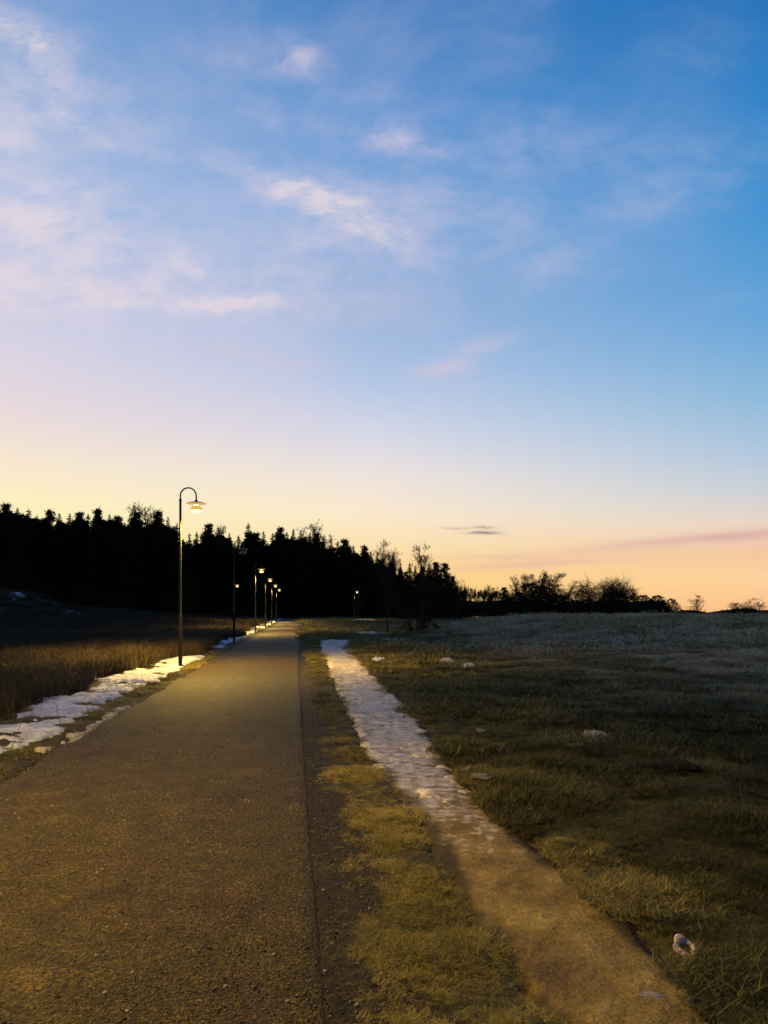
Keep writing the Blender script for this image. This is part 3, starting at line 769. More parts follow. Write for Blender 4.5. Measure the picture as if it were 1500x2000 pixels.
# bare trees
for (nm, pair, lab, px, py, Y, w) in [
    ('bare_birch', BIR[0], 'pale bare birch crown behind the tall lit lamp post', 333, 982, 150, .9),
    ('bare_birch', BIR[1], 'pale bare birch crown rising from the middle of the forest', 604, 1015, 196, 1.1),
    ('bare_birch', BIR[2], 'second bare birch crown just left of the paler one above the forest', 585, 1021, 198, .8),
    ('bare_birch', BIR[2], 'leaning bare birch above the falling forest edge', 744, 1050, 172, .9),
    ('bare_birch', BIR[0], 'faint thin bare birch left of the tall bare one', 772, 1072, 168, .5),
    ('bare_birch', BIR[1], 'tallest bare birch standing clear above the forest end', 820, 1054, 120, 1.05),
    ('bare_birch', BIR[0], 'faint bare birch top beside the tall lamp on its right', 425, 1018, 152, .5),
    ('bare_tree', POP[0], 'bare bush top against yellow sky right of the forest end', 905, 1122, 150, 1.3),
    ('bare_tree', POP[0], 'rounded bare tree just right of the post lamp, orange gaps in it', 925, 1137, 158, 2.0),
    ('bare_tree', POP[1], 'second rounded bare tree in the row with orange gaps', 942, 1141, 156, 2.0),
    ('bare_tree', BIR[1], 'low bare tree behind the vase shaped bush', 962, 1143, 160, 1.4),
    ('bare_tree', BIR[2], 'thin bare tree right of the small dark pine', 1000, 1150, 170, 1.1),
    ('bare_tree', POP[0], 'tall feathery bare tree at the left of the dark hedge', 1036, 1114, 165, 1.9),
    ('bare_tree', POP[1], 'feathery bare tree over the dark hedge, second of its group', 1052, 1113, 168, 1.8),
    ('bare_tree', BIR[0], 'bare tree over the hedge, third of its feathery group', 1066, 1116, 170, 1.3),
    ('bare_tree', POP[1], 'feathery bare tree at the very left of its group, over the hedge end', 1024, 1122, 166, 1.7),
    ('bare_tree', POP[0], 'lower feathery bare tree between the group and the sparse one', 1076, 1124, 171, 1.6),
    ('bare_tree', BIR[1], 'fine twigged bare tree behind the left feathery trees', 1030, 1121, 172, 1.3),
    ('bare_tree', BIR[0], 'fine twigged bare tree at the middle of the feathery group', 1046, 1117, 173, 1.2),
    ('bare_tree', BIR[2], 'fine twigged bare tree at the right of the feathery group', 1060, 1120, 174, 1.3),
    ('bare_tree', BIR[1], 'faint bare tree on the slope down from the feathery group', 1092, 1137, 176, 1.2),
    ('bare_tree', POP[0], 'sparse bare tree between the feathery group and the oak', 1085, 1130, 175, 1.7),
    ('bare_tree', BIR[2], 'lower sparse bare tree touching the left of the oak crown', 1106, 1146, 178, 1.3),
    ('oak_tree', OAK[0], 'broad round bare oak, widest crown on the skyline', 1158, 1118, 170, 1.1),
    ('oak_tree', OAK[1], 'spreading bare oak with arching open branches at right', 1194, 1121, 168, 1.15),
    ('bare_tree', POP[1], 'slim pointed bare tree standing right of the oaks', 1250, 1142, 180, 1.2),
    ('bare_tree', BIR[1], 'pale bare tree beside the dark bush with a lamp in front', 1325, 1175, 210, 1.3),
    ('bare_tree', BIR[0], 'small bare tree behind the lit post lamp on the skyline', 1303, 1172, 205, 1.1),
    ('lone_tree', BIR[1], 'lone small bare tree standing apart on the far skyline', 1370, 1158, 215, 1.35),
    ('bare_tree', BIR[2], 'bare tree, highest of the far clump on the right', 1462, 1166, 245, 1.6),
    ('bare_tree', OAK[0], 'low rounded bare tree in the far clump on the right', 1450, 1172, 240, 1.0),
    ('bare_tree', BIR[0], 'short bare tree at the left of the far clump', 1436, 1175, 242, 1.5),
]:
    tree_px(nm, pair, lab, 'tree', px, py, Y, w, 'bare trees against the dusk sky')

# dark bushes and hedge on the right, each one a bush of its own
for k, (px, py, Y, w, lab) in enumerate([
    (985, 1147, 150, .8, 'small dark pine standing alone in the gap of the skyline'),
    (1018, 1158, 150, 1.6, 'dark bush at the left end of the hedge'),
    (1036, 1140, 152, 1.35, 'highest dark bush below the feathery bare trees'),
    (1058, 1146, 152, 1.4, 'dark bush, second highest below the feathery bare trees'),
    (1078, 1162, 150, 1.6, 'dark bush sloping down right of the feathery trees'),
    (1100, 1163, 152, 1.4, 'low dark bush behind the hedge lamp post'),
    (1124, 1172, 154, 1.5, 'low dark bush just right of the hedge lamp post'),
    (1150, 1170, 154, 1.5, 'low dark bush under the round oak'),
    (1176, 1172, 156, 1.5, 'low dark bush under the gap between the two oaks'),
    (1202, 1172, 156, 1.5, 'low dark bush under the open branched oak'),
    (1226, 1166, 158, 1.4, 'dark bush at the right foot of the open branched oak'),
    (1256, 1163, 160, 1.1, 'dark upright bush in front of the slim pointed tree'),
    (1284, 1164, 165, 1.0, 'dark upright bush right of the slim pointed tree, the second'),
    (1312, 1170, 172, .8, 'dark bush with a lit lamp before it'),
    (1418, 1192, 225, 2.2, 'low dark far bush at the left end of the far clump'),
    (1440, 1189, 225, 2.2, 'low dark far bush, second in the far clump'),
    (1462, 1189, 225, 2.2, 'low dark far bush under the far clump trees'),
    (1482, 1192, 228, 2.0, 'low dark far bush at the right end of the far clump'),
]):
    if k == 0: tree_px('pine_tree', PIN[1], lab, 'tree', px, py, Y, 1.9)
    else: tree_px('dark_bush', SHR[k % 4], lab, 'bush', px, py, Y, w, 'dark bushes along the right skyline')
pts = []; sc = []
for k in range(260):
    px = rng.uniform(1008, 1300); Y = 164 + rng.uniform(0, 10); X = (px - 750) / 1500 * Y; z = float(T(X, Y)) - .3
    top = 1180 + rng.uniform(-6, 6); h = CAM_H + (1193 - top) / 1500 * Y - z; pts.append((X, Y, z)); sc.append((h * 1.2, h * 1.2, h))
for k in range(300):
    px = rng.uniform(880, 2600); Y = rng.uniform(520, 800); X = (px - 750) / 1500 * Y; z = float(T(X, Y)) - .3
    top = 1193 + rng.uniform(-1.5, 2.5); h = max(2, CAM_H + (1193 - top) / 1500 * Y - z); pts.append((X, Y, z)); sc.append((h * 4, h * 4, h))
for k in range(120):
    px = rng.uniform(890, 1010); Y = 180 + rng.uniform(0, 30); X = (px - 750) / 1500 * Y; z = float(T(X, Y)) - .3
    h = CAM_H + (1193 - 1182 + rng.uniform(-6, 9)) / 1500 * Y - z; pts.append((X, Y, z)); sc.append((h * 1.2, h * 1.2, h))
scatter('far_woods', pts, [s[0] for s in SHR], 'stuff', rng.integers(0, 4, len(pts)), np.array(sc), rng.random(len(pts)) * 6.28, label='dark far woods along the horizon')

# nearer young trees and multi-stem bushes on the flat grass
def base_px(px, py):
    Y = CAM_H * 1500 / (py - 1193.0); return (px - 750) / 1500 * Y, Y
X, Y = base_px(757, 1241); tree('young_tree', BIR[2], 'young tree with thin leaning trunk beside the bright snow patch', 'tree', X, Y, 4.7, .8, lean=-.05)
X, Y = base_px(678, 1211); tree('young_tree', BIR[0], 'far small tree on the grass by the distant lamp', 'tree', X + 2, Y, 6.0, 1.2)
for k, (px, py, H, w, lab) in enumerate([
    (800, 1236, 3.6, 1.0, 'multi-stem bush at the left of the near dark cluster'), (817, 1239, 4.2, .95, 'tall multi-stem bush in the middle of the near dark cluster'), (830, 1234, 3.9, 1.0, 'multi-stem bush at the right of the near dark cluster'),
    (880, 1225, 4.6, 1.1, 'vase shaped bare bush with many stems before the forest end'), (945, 1218, 4.6, 1.25, 'vase shaped bare bush alone on the grass before the orange gap'), (992, 1214, 4.2, .7, 'small thin bush at the left end of the mound')]):
    X, Y = base_px(px, py); tree('multi_stem_bush', VAS[k % 3], lab, 'bush', X, Y, H, w, 'multi-stem bushes on the flat grass')
pts = []; sc = []
for k in range(26):
    X, Y = base_px(rng.uniform(782, 856), rng.uniform(1228, 1241)); h = rng.uniform(.25, .6) if k % 3 else rng.uniform(1.2, 2.6)
    pts.append((X, Y + (0 if k % 3 else 5), float(T(X, Y)) - .05)); sc.append((h * .8, h * .8, h))
scatter('brushwood', pts, [v_[0] for v_ in VAS], 'stuff', rng.integers(0, 3, len(pts)), np.array(sc), rng.random(len(pts)) * 6.28, label='low brushwood around the stems of the near dark cluster')

# ------------------------------------------------------------------ street lamps
def build_lamp(lit, label, loc):
    root = thing('street_lamp', label, 'street lamp', loc, 0, 'street lamps along the gravel path')
    v, f = lathe([(.0, 1.47), (.04, 1.47), (.056, 1.44), (.056, .02), (.075, .0), (.075, -.2)], 16); obj('lower_sleeve', mesh_np('lower_sleeve', v, f[:, ::-1], [M_base], True), root)
    v, f = lathe([(.036, 1.40), (.033, 4.70), (.038, 4.705), (.038, 4.78), (.0, 4.78)], 14); obj('pole', mesh_np('pole', v, f, [M_pole], True), root)
    pts = [(0, 0, 4.75), (0, 0, 4.86)]
    for k in range(1, 14):
        a = math.pi - math.pi * k / 13; pts.append((.225 + .225 * math.cos(a), 0, 4.87 + .225 * math.sin(a)))
    pts.append((.45, 0, 4.72)); v, f = sweep(pts, .021, 10); obj('arm', mesh_np('arm', v, f, [M_pole], True), root)
    head = [(.03, 4.76), (.042, 4.712), (.15, 4.690), (.286, 4.652), (.289, 4.645)]
    v, f = lathe(head, 32); v[:, 0] += .45; obj('shade', mesh_np('shade', v, f[:, ::-1], [M_hat], True), root)
    v, f = lathe([(.287, 4.644), (.16, 4.620), (.072, 4.606)], 32); v[:, 0] += .45; obj('glass_ring', mesh_np('glass_ring', v, f[:, ::-1], [M_ring if lit else M_off], True), root)
    v, f = lathe([(.0, 4.618), (.068, 4.614), (.078, 4.59), (.06, 4.572)], 20); v[:, 0] += .45
    neck = obj('neck_glass', mesh_np('neck_glass', v, f[:, ::-1], [M_neck if lit else M_off], True), root)
    v, f = lathe([(.06, 4.60), (.11, 4.575), (.155, 4.53), (.172, 4.475), (.170, 4.455)], 28); v[:, 0] += .45
    obj('diffuser', mesh_np('diffuser', v, f[:, ::-1], [M_glowdim if lit else M_off], True), root)
    v, f = lathe([(.166, 4.462), (.15, 4.43), (.10, 4.395), (.0, 4.38)], 28); v[:, 0] += .45
    obj('lamp_glass', mesh_np('lamp_glass', v, f[:, ::-1], [M_glow if lit else M_off], True), root)
    return root
light_d = bpy.data.lights.new('lamp_bulb', 'SPOT'); light_d.spot_size = math.radians(160); light_d.spot_blend = .66; light_d.energy = LAMP_POWER; light_d.color = LAMP_COL; light_d.shadow_soft_size = .12
def bulb(root, k=1.0, big=True):
    d = light_d
    if k != 1.0: d = light_d.copy(); d.energy = LAMP_POWER * k
    o = bpy.data.objects.new('lamp_bulb', d); COL.objects.link(o); o.parent = root; o.location = (.45, 0, 4.20)
def gz(X, Y): return float(T(X, Y))
def sp(Y, off=-3.55): X = off - .1113 * Y; return (X, Y, gz(X, Y))
lampA = build_lamp(True, 'nearest tall lit street lamp with curved arm at the snowy path edge', (-5.78, 21.8, gz(-5.78, 21.8))); bulb(lampA)
lampB = build_lamp(False, 'unlit dark street lamp behind the tall lit one, before the forest', (-7.42, 38, gz(-7.42, 38)))
near = dup(lampA, sp(4.6, -3.5), .0, None, 'lit street lamp standing beside the camera, just out of the frame'); bulb(near, .52)
for Y, lab in ((56, 'lit street lamp, nearest of the small lit row by the path end'), (73, 'lit street lamp, second of the small lit row by the path end'), (90, 'lit street lamp, third of the small lit row by the path end'), (108, 'lit street lamp, farthest of the small lit row by the path end')):
    bulb(dup(lampA, sp(Y, -3.15), .0, None, lab))
for px, Y, lab in ((456, 92, 'far lit lamp seen beside the unlit lamp post, against the forest'), (692, 124, 'lone far lit lamp on the grass before the dark forest'), (904, 144, 'far lit lamp at the right end of the forest, orange gap beside it'),
                   (1107, 205, 'far lit lamp in front of the dark hedge over the mound'), (1305, 165, 'far lit lamp before the last dark bushes on the skyline'), (1482, 165, 'far lit lamp above the mound at the right edge')):
    X = (px - 750) / 1500 * Y; bulb(dup(lampA, (X, Y, gz(X, Y)), .0, None, lab, 'far street lamps beyond the field'), .5)
for px, Y, lab in ((1345, 330, 'tiny far lamp light left of the lone tree'), (1372, 350, 'tiny far lamp light at the foot of the lone tree'), (1394, 300, 'tiny far lamp light between the lone tree and the far clump')):
    X = (px - 750) / 1500 * Y; dup(lampA, (X, Y, gz(X, Y)), .0, None, lab, 'tiny far lamps on the plain')

# pale low shed far out on the plain
Y = 255; X = (1349 - 750) / 1500 * Y; zb = CAM_H - (1204.5 - 1193) / 1500 * Y
sh = thing('shed', 'pale low shed roof peeping over the mound near the far lights', 'shed', (X, Y, gz(X, Y)))
hh = zb - gz(X, Y)
def box(x0, x1, y0, y1, z0, z1):
    v = [(x, y, z) for z in (z0, z1) for y in (y0, y1) for x in (x0, x1)]
    return np.array(v, float), np.array([(0, 2, 3, 1), (4, 5, 7, 6), (0, 1, 5, 4), (2, 6, 7, 3), (0, 4, 6, 2), (1, 3, 7, 5)])
v, f = box(-1.3, 1.3, -2, 2, 0, hh); obj('wall', mesh_np('shed_wall', v, f, [M_wall]), sh)
v = np.array([(-1.5, -2.2, hh), (1.5, -2.2, hh), (1.5, 2.2, hh), (-1.5, 2.2, hh), (-1.4, 0, hh + .55), (1.4, 0, hh + .55)]); 
rf = mesh_np('shed_roof', v, [np.array([(0, 1, 5, 4), (2, 3, 4, 5), (3, 2, 1, 0)]), np.array([(1, 2, 5), (3, 0, 4)])], [M_roof]); obj('roof', rf, sh)

# ------------------------------------------------------------------ grass
def blades(seed, n, radius, l0, l1, lean, width, droop=.5, up=0.0):
    r = np.random.default_rng(seed)
    a = r.random(n) * 6.283; q = np.sqrt(r.random(n)) * radius; bx = q * np.cos(a); by = q * np.sin(a)
    L_ = r.uniform(l0, l1, n); la = r.random(n) * 6.283; ln = np.clip(r.normal(lean, .28, n), .05, 1.45)
    dx_, dy_ = np.cos(la), np.sin(la); w = width * r.uniform(.7, 1.3, n); sx, sy = -dy_, dx_
    P0 = np.stack([bx, by, np.full(n, -.02)], 1)
    h1 = L_ * .55; P1 = P0 + np.stack([dx_ * np.sin(ln * .9) * h1, dy_ * np.sin(ln * .9) * h1, np.cos(ln * .9) * h1], 1)
    l2 = np.clip(ln + droop, 0, 1.9); h2 = L_ * .45
    P2 = P1 + np.stack([dx_ * np.sin(l2) * h2, dy_ * np.sin(l2) * h2, np.cos(l2) * h2], 1)
    sd = np.stack([sx, sy, np.zeros(n)], 1) * w[:, None] * .5
    V = np.stack([P0 - sd, P0 + sd, P1 - sd * .8, P1 + sd * .8, P2], 1).reshape(-1, 3)
    b_ = np.arange(n) * 5
    F4 = np.stack([b_, b_ + 1, b_ + 3, b_ + 2], 1); F3 = np.stack([b_ + 2, b_ + 3, b_ + 4], 1)
    sh = np.repeat(r.random(n), 5); al = np.tile([0, 0, .6, .6, 1.0], n)
    return V, F4, F3, sh, al
def blade_mesh(name, m, *a, **k):
    V, F4, F3, sh, al = blades(*a, **k); me = mesh_np(name, V, [F4, F3], [m]); set_attr(me, 'shade', sh); set_attr(me, 'along', al); return me
G_near = [blade_mesh('grass_tuft', M_grass, 200 + k, 260, .19, .035, .11, [1.38, 1.44, 1.2, 1.45][k], .0034, droop=.16) for k in range(4)]
G_mid = [blade_mesh('grass_tuft', M_grass, 220 + k, 230, .3, .045, .14, [1.36, 1.42, 1.18][k], .0065, droop=.16) for k in range(3)]
G_far = [blade_mesh('grass_tuft', M_grass, 240 + k, 230, .8, .07, .2, [1.3, 1.4][k], .015, droop=.2) for k in range(2)]
G_tall = [blade_mesh('tall_grass_tuft', M_tall, 260 + k, 150, .26, .25, .72, [.35, .45, .55, .3][k], .006, droop=.7) for k in range(4)]
G_tallfar = [blade_mesh('tall_grass_tuft', M_tall, 280 + k, 110, .6, .25, .62, [.4, .5][k], .02, droop=.6) for k in range(2)]

def keep_short(X, Y, mg=.1):
    s = path_s(X, Y); sm = soil_mask(X, Y); tm = np.abs(trail_u(X, Y)); ok = np.ones(len(X), bool); mid_, half_ = trail_mid(Y)
    ok &= ~((s > -PW - .12) & (s < .15 + mg)); ok &= rng.random(len(X)) > sm * .93
    ok &= ~((np.abs(X - mid_) < half_ * (.95 + .18 * rng.standard_normal(len(X)).clip(-1, 1)) + mg * .8) & (Y < 43))
    for (x0, y0, rx, ry) in PATCHES: ok &= ((X - x0) / (rx + mg * .4)) ** 2 + ((Y - y0) / (ry + mg * .6)) ** 2 > .75
    return ok
def clump(X, Y): return fbm(X / .55, Y / .55, 3, 91)
def sprinkle(n, x0, x1, y0, y1, cond=None, mg=.1):
    X = rng.uniform(x0, x1, n); Y = rng.uniform(y0, y1, n); ok = keep_short(X, Y, mg) & (np.abs(X) < Y * .62 + 1.2)
    if cond is not None: ok &= cond(X, Y)
    return X[ok], Y[ok]
def lay(name, X, Y, meshes, s0, s1, label, mult=1.0):
    n = len(X); c = clump(X, Y)
    sc = rng.uniform(s0, s1, n) * (.45 + 1.0 * S((c - .3) / .4)) * mult
    sc = sc * np.where((path_s(X, Y) > 0) & (X < trail_mid(Y)[0]) & (Y < 40), .58, 1.0)
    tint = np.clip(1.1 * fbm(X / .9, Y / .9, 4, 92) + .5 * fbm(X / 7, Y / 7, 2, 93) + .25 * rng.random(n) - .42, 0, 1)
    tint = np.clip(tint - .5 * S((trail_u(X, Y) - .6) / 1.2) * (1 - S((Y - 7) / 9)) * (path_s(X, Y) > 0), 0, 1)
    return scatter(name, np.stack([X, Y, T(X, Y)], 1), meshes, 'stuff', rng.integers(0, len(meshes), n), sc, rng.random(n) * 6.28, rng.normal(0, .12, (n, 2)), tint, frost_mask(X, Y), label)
right = lambda X, Y: path_s(X, Y) > 0
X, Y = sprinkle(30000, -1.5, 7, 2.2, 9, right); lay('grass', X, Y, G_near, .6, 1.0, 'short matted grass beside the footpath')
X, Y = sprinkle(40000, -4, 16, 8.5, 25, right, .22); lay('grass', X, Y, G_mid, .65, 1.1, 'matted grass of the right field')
X, Y = sprinkle(15000, -8, 38, 24, 66, right, .55); lay('grass', X, Y, G_far, .7, 1.15, 'frosted grass on the mound and flat field')
near_tr = lambda X, Y: (path_s(X, Y) > 0) & (path_s(X, Y) < 4.2)
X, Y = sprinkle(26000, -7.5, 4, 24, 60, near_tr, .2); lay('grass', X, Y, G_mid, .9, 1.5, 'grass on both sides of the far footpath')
X, Y = sprinkle(9000, -25, 60, 60, 175, right, .7); lay('grass', X, Y, G_far, .9, 1.5, 'distant grass before the trees')
vg = lambda X, Y: (path_s(X, Y) < -PW - .1) & (path_s(X, Y) > -3.35 - .1 * np.sin(Y * .8))
X, Y = sprinkle(9000, -9, -2.6, 4, 30, vg); lay('grass', X, Y, G_near, .7, 1.1, 'short grass verge between the path and the snow strip')
ed_ = lambda X, Y: (np.abs(np.abs(trail_u(X, Y)) - .95) < .42 * rng.random(len(X))) & (path_s(X, Y) > .3)
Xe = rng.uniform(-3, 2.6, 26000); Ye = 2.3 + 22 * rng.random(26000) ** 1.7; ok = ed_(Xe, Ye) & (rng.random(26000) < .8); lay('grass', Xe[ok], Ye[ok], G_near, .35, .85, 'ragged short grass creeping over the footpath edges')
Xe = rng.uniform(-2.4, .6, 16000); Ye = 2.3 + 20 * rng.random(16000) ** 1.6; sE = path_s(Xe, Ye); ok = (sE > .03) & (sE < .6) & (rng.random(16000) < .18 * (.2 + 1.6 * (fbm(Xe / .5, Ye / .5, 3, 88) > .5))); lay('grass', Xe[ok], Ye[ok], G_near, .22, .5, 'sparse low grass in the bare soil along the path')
# sparse tufts poking through the snow strip and the bare soil
vs = lambda X, Y: (path_s(X, Y) < -3.3) & (path_s(X, Y) > -4.8) & (fbm(X / .8, Y / .8, 3, 77) > .50)
X, Y = sprinkle(4200, -9, -3, 5, 35, vs); lay('grass', X, Y, G_near, .5, .9, 'dark tufts poking through the snow strip')

n = 30000; X = rng.uniform(-46, -4, n); Y = rng.uniform(7, 62, n); s_ = path_s(X, Y)
edgeL = -4.65 - .35 * np.sin(Y * .35) + .75 * S((Y - 17) / 10) + .9 * (fbm(Y / 3, Y * 0, 3, 73) - .5)
dens = np.where(s_ > -9, 1.0, .42) * (.35 + 1.0 * fbm(X / 1.8, Y / 1.8, 3, 95))
ok = (s_ < edgeL) & (rng.random(n) < dens * .95) & (X > -Y * .62 - 1.5)
X, Y = X[ok], Y[ok]; s_ = path_s(X, Y); n = len(X)
hgt = np.clip(.55 + .6 * fbm(X / 2, Y / 2, 3, 96) + rng.normal(0, .1, n), .4, 1.3) * np.where(s_ > -9, 1.0, .8)
tint = np.clip(.5 * fbm(X / 2.0, Y / 2.0, 3, 97) + .35 * rng.random(n) - .12 + .26 * S((s_ + 10.5) / 4), 0, 1)
scatter('tall_grass', np.stack([X, Y, T(X, Y)], 1), G_tall, 'stuff', rng.integers(0, 4, n), hgt, rng.random(n) * 6.28, rng.normal(0, .16, (n, 2)), tint, rng.random(n) * .2, 'tall dry grass of the left meadow beside the snow')
n = 14000; X = rng.uniform(-100, -8, n); Y = rng.uniform(55, 178, n); s_ = path_s(X, Y); ok = (s_ < -4.9) & (X > -Y * .62); X, Y = X[ok], Y[ok]; n = len(X)
scatter('tall_grass', np.stack([X, Y, T(X, Y)], 1), G_tallfar, 'stuff', rng.integers(0, 2, n), rng.uniform(.8, 1.4, n), rng.random(n) * 6.28, None, rng.random(n) * .4, rng.random(n) * .25, 'distant rough grass of the left meadow')

# ------------------------------------------------------------------ small things
def lump(seed, n=14, m=20, rough=.35):
    v = []; f = []
    for i_ in range(n + 1):
        th = math.pi * i_ / n
        for k in range(m):
            ph = 6.283 * k / m; d = np.array([math.sin(th) * math.cos(ph), math.sin(th) * math.sin(ph), math.cos(th)])
            q = 1 + rough * (float(fbm(d[0] * 1.6 + d[2] + 5, d[1] * 1.6 - d[2] * .7 + 5, 4, seed)) - .5) * 2
            v.append(d * q)
    for i_ in range(n):
        for k in range(m): f.append((i_ * m + k, (i_ + 1) * m + k, (i_ + 1) * m + (k + 1) % m, i_ * m + (k + 1) % m))
    return np.array(v), np.array(f)
grit = []
for k in range(3):
    v, f = lump(300 + k, 5, 7, .5); v[:, 2] *= .7; grit.append(mesh_np('grit', v, f, [plain('grit_stone', [(.12, .10, .07), (.05, .04, .025), (.010, .008, .005)][k], .9, .2)]))
n = 16000; Yg = 2.2 + 9 * rng.random(n) ** 1.5; sg = rng.uniform(-PW, .45, n); Xg = sg - .1113 * Yg + .12 * np.exp(-Yg / 9)
zg = np.where(sg < 0, .012 + .03 * (1 - (2 * np.clip(sg / PW, -1, 0) + 1) ** 2), T(Xg, Yg) + .004)
scatter('gravel', np.stack([Xg, Yg, zg], 1), grit, 'stuff', rng.integers(0, 3, n), rng.uniform(.0022, .0058, n) * (1 + 1.2 * (rng.random(n) > .96)), rng.random(n) * 6.28, None, label='loose grit on the path')

def gp(px, py):
    X, Y = base_px(px, py); return X, Y
# ring-like ice chunk
v = []; f = []
for i_ in range(28):
    a = 6.283 * i_ / 28
    for k in range(10):
        b_ = 6.283 * k / 10; q = 1 + .5 * (float(fbm(math.cos(a) * 1.5 + 4, math.sin(a) * 1.5 + math.cos(b_) * .4 + 4, 4, 320)) - .5) * 2
        R0 = .040 * (1 + .12 * math.cos(4 * a + .6)); rr = .018 * q
        v.append(((R0 + rr * math.cos(b_)) * math.cos(a), (R0 + rr * math.cos(b_)) * math.sin(a) * 1.15, .02 + rr * math.sin(b_)))
for i_ in range(28):
    for k in range(10): f.append((i_ * 10 + k, ((i_ + 1) % 28) * 10 + k, ((i_ + 1) % 28) * 10 + (k + 1) % 10, i_ * 10 + (k + 1) % 10))
X, Y = gp(1335, 1868)
ch = obj('ice_chunk', mesh_np('ice_chunk', v, np.array(f), [snow_mat('dirty_ice', (.13, .095, .075), (.25, .19, .16), (.42, .34, .30))], True)); ch.location = (X, Y, max(gz(X, Y), 0) + .025); ch.rotation_euler = (.55, 0, .4)
tag(ch, 'pinkish ring-shaped lump of ice on dark grass beside the footpath', 'ice chunk')
LM = []
M_lump = snow_mat('grey_snow', (.08, .065, .05), (.17, .15, .13), (.30, .28, .26))
for k in range(3):
    v, f = lump(330 + k, 12, 18, .8); v[:, 2] *= .6; LM.append(mesh_np('snow_lump', v, f, [M_lump], True))
for k, (px, py, r_, sx, lab) in enumerate([
    (1413, 1893, .026, 1, 'small white snow lump in dark grass right of the ring-shaped ice'), (1335, 1890, .024, 1.4, 'dull snow crumb directly below the ring-shaped ice'),
    (940, 1540, .075, 1.3, 'largest snow lump on the right edge of the footpath'), (912, 1515, .05, 1.2, 'small snow lump above the largest one at the footpath edge'),
    (968, 1562, .05, .8, 'snow lump below the largest one at the footpath edge'), (1283, 1527, .04, 1.6, 'snow fleck left of the two before the dark molehill'),
    (1332, 1526, .045, 1.7, 'snow fleck right of the two before the dark molehill'), (1126, 1466, .07, 1.5, 'purplish snow fleck in the right field beside the frosty smear'),
    (1230, 1456, .07, 1.6, 'pale snow fleck right of the frosty smear'), (940, 1443, .06, 1.3, 'pale snow fleck alone in the grass above the footpath bend'), (1272, 1468, .06, 1.6, 'yellowish snow fleck above the dark molehill')]):
    X, Y = gp(px, py); o = obj('snow_lump', LM[k % 3]); o.location = (X, Y, gz(X, Y) + r_ * .2 + .012); o.scale = (r_ * sx, r_ * .9, r_ * .5); o.rotation_euler = (0, 0, k * 1.3)
    tag(o, lab, 'snow lump', 'snow lumps in the grass')
X, Y = gp(1275, 1952); v, f = lump(340, 12, 22, .3); o = obj('stone', mesh_np('stone', v, f, [M_dsnow], True)); o.location = (X, Y, -.012); o.scale = (.085, .04, .035); o.rotation_euler = (0, 0, -.15)
tag(o, 'pale flat icy stone half sunk in the muddy footpath', 'stone')
X, Y = gp(1312, 1512); v, f = lump(345, 30, 48, .8); v *= (1 + .16 * (rng.random((len(v), 1)) - .5) * (np.abs(v[:, 2:3]) < .995)); o = obj('molehill', mesh_np('molehill', v, f, [M_mole], True)); o.location = (X, Y, gz(X, Y)); o.scale = (.19, .16, .065)
tag(o, 'dark bare molehill in the grass of the right field', 'molehill')
def twig(seed, L_):
    r = random.Random(seed); segs = []; p = Vector((-L_ / 2, 0, .006)); d = Vector((1, 0, 0))
    for k in range(6):
        d = (d + Vector((0, r.gauss(0, .25), r.gauss(0, .06)))).normalized(); q = p + d * L_ / 6; q.z = abs(q.z)
        segs.append((*p, *q, .0028 - k * .0003, .0026 - k * .0003))
        if k in (2, 4): e = q + Vector((d.x, d.y + r.choice((-1, 1)) * .8, .25)).normalized() * L_ * .2; segs.append((*q, *e, .0018, .0008))
        p = q
    v, f = tubes(segs, 5); return mesh_np('twig', v, f, [M_stalk])
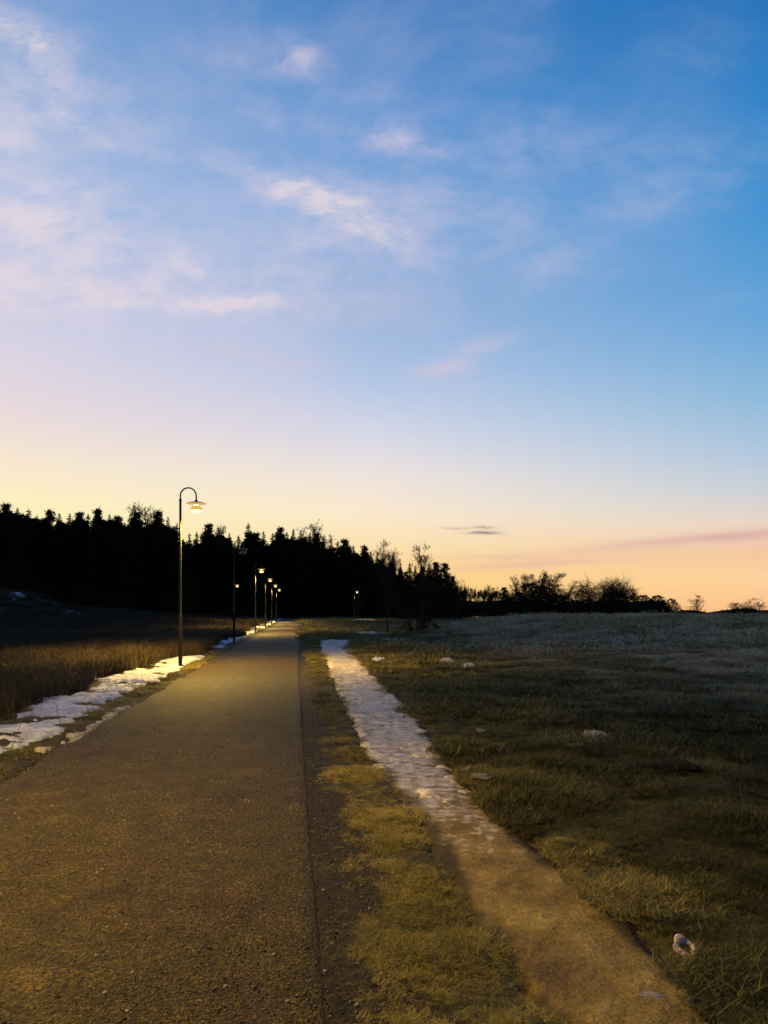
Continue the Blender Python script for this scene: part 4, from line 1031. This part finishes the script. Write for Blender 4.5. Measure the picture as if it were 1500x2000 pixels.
for k, (px, py, L_, a, lab) in enumerate([(474, 1797, .06, .2, 'thin pale twig lying on the gravel path near its right edge'), (572, 1907, .08, -.1, 'dark twig on the gravel path close to the camera'), (1045, 1912, .12, -.5, 'pale broken twig at the left edge of the muddy footpath')]):
    X, Y = gp(px, py); o = obj('twig', twig(350 + k, L_)); s_ = float(path_s(X, Y)); o.location = (X, Y, .045 if s_ < 0 else .03); o.rotation_euler = (0, 0, a); tag(o, lab, 'twig', 'twigs on the ground')
# standing stalks
def stalk(seed, H):
    r = random.Random(seed); segs = []; p = Vector((0, 0, -.05)); d = Vector((r.gauss(0, .1), 0, 1)).normalized()
    for k in range(8):
        d = (d + Vector((r.gauss(.02, .07), r.gauss(0, .05), 0))).normalized(); q = p + d * H / 8; segs.append((*p, *q, .0045 - k * .0004, .0042 - k * .0004))
        if k > 1:
            for w in range(2):
                e = q + Vector((r.gauss(0, 1), r.gauss(0, 1), .8)).normalized() * H * r.uniform(.04, .1); segs.append((*q, *e, .0025, .0012))
        p = q
    v, f = tubes(segs, 5); return mesh_np('dry_stalk', v, f, [M_stalk])
for k, (px, py, H, a, lab) in enumerate([(20, 1466, .62, .5, 'tall dry stalk standing in the snow at the left edge'), (118, 1418, .38, -.2, 'thin curved dry stalk in the middle of the snow strip'),
                                        (262, 1352, .30, .3, 'short dry stalk in snow before the lamp, left of the pair'), (278, 1338, .42, -.2, 'taller dry stalk in snow before the lamp, right of the pair'), (338, 1275, .55, .2, 'pale dry stalk just left of the lamp post foot')]):
    X, Y = gp(px, py); o = obj('dry_stalk', stalk(360 + k, H)); o.location = (X, Y, gz(X, Y)); o.rotation_euler = (0, a * .5, 1.57 * k); tag(o, lab, 'plant stalk', 'dry stalks in the snow')
# leafy tufts at the trail edge
for k, (px, py, lab) in enumerate([(1000, 1895, 'dark leafy tuft leaning over the left edge of the muddy footpath'), (955, 1850, 'second leafy tuft higher up the left edge of the muddy footpath')]):
    X, Y = gp(px, py); o = obj('grass_tuft', blade_mesh('leafy_tuft', M_grass, 380 + k, 60, .06, .06, .17, .75, .006, droop=.7)); o.location = (X, Y, gz(X, Y)); tag(o, lab, 'grass tuft', 'leafy tufts beside the footpath')
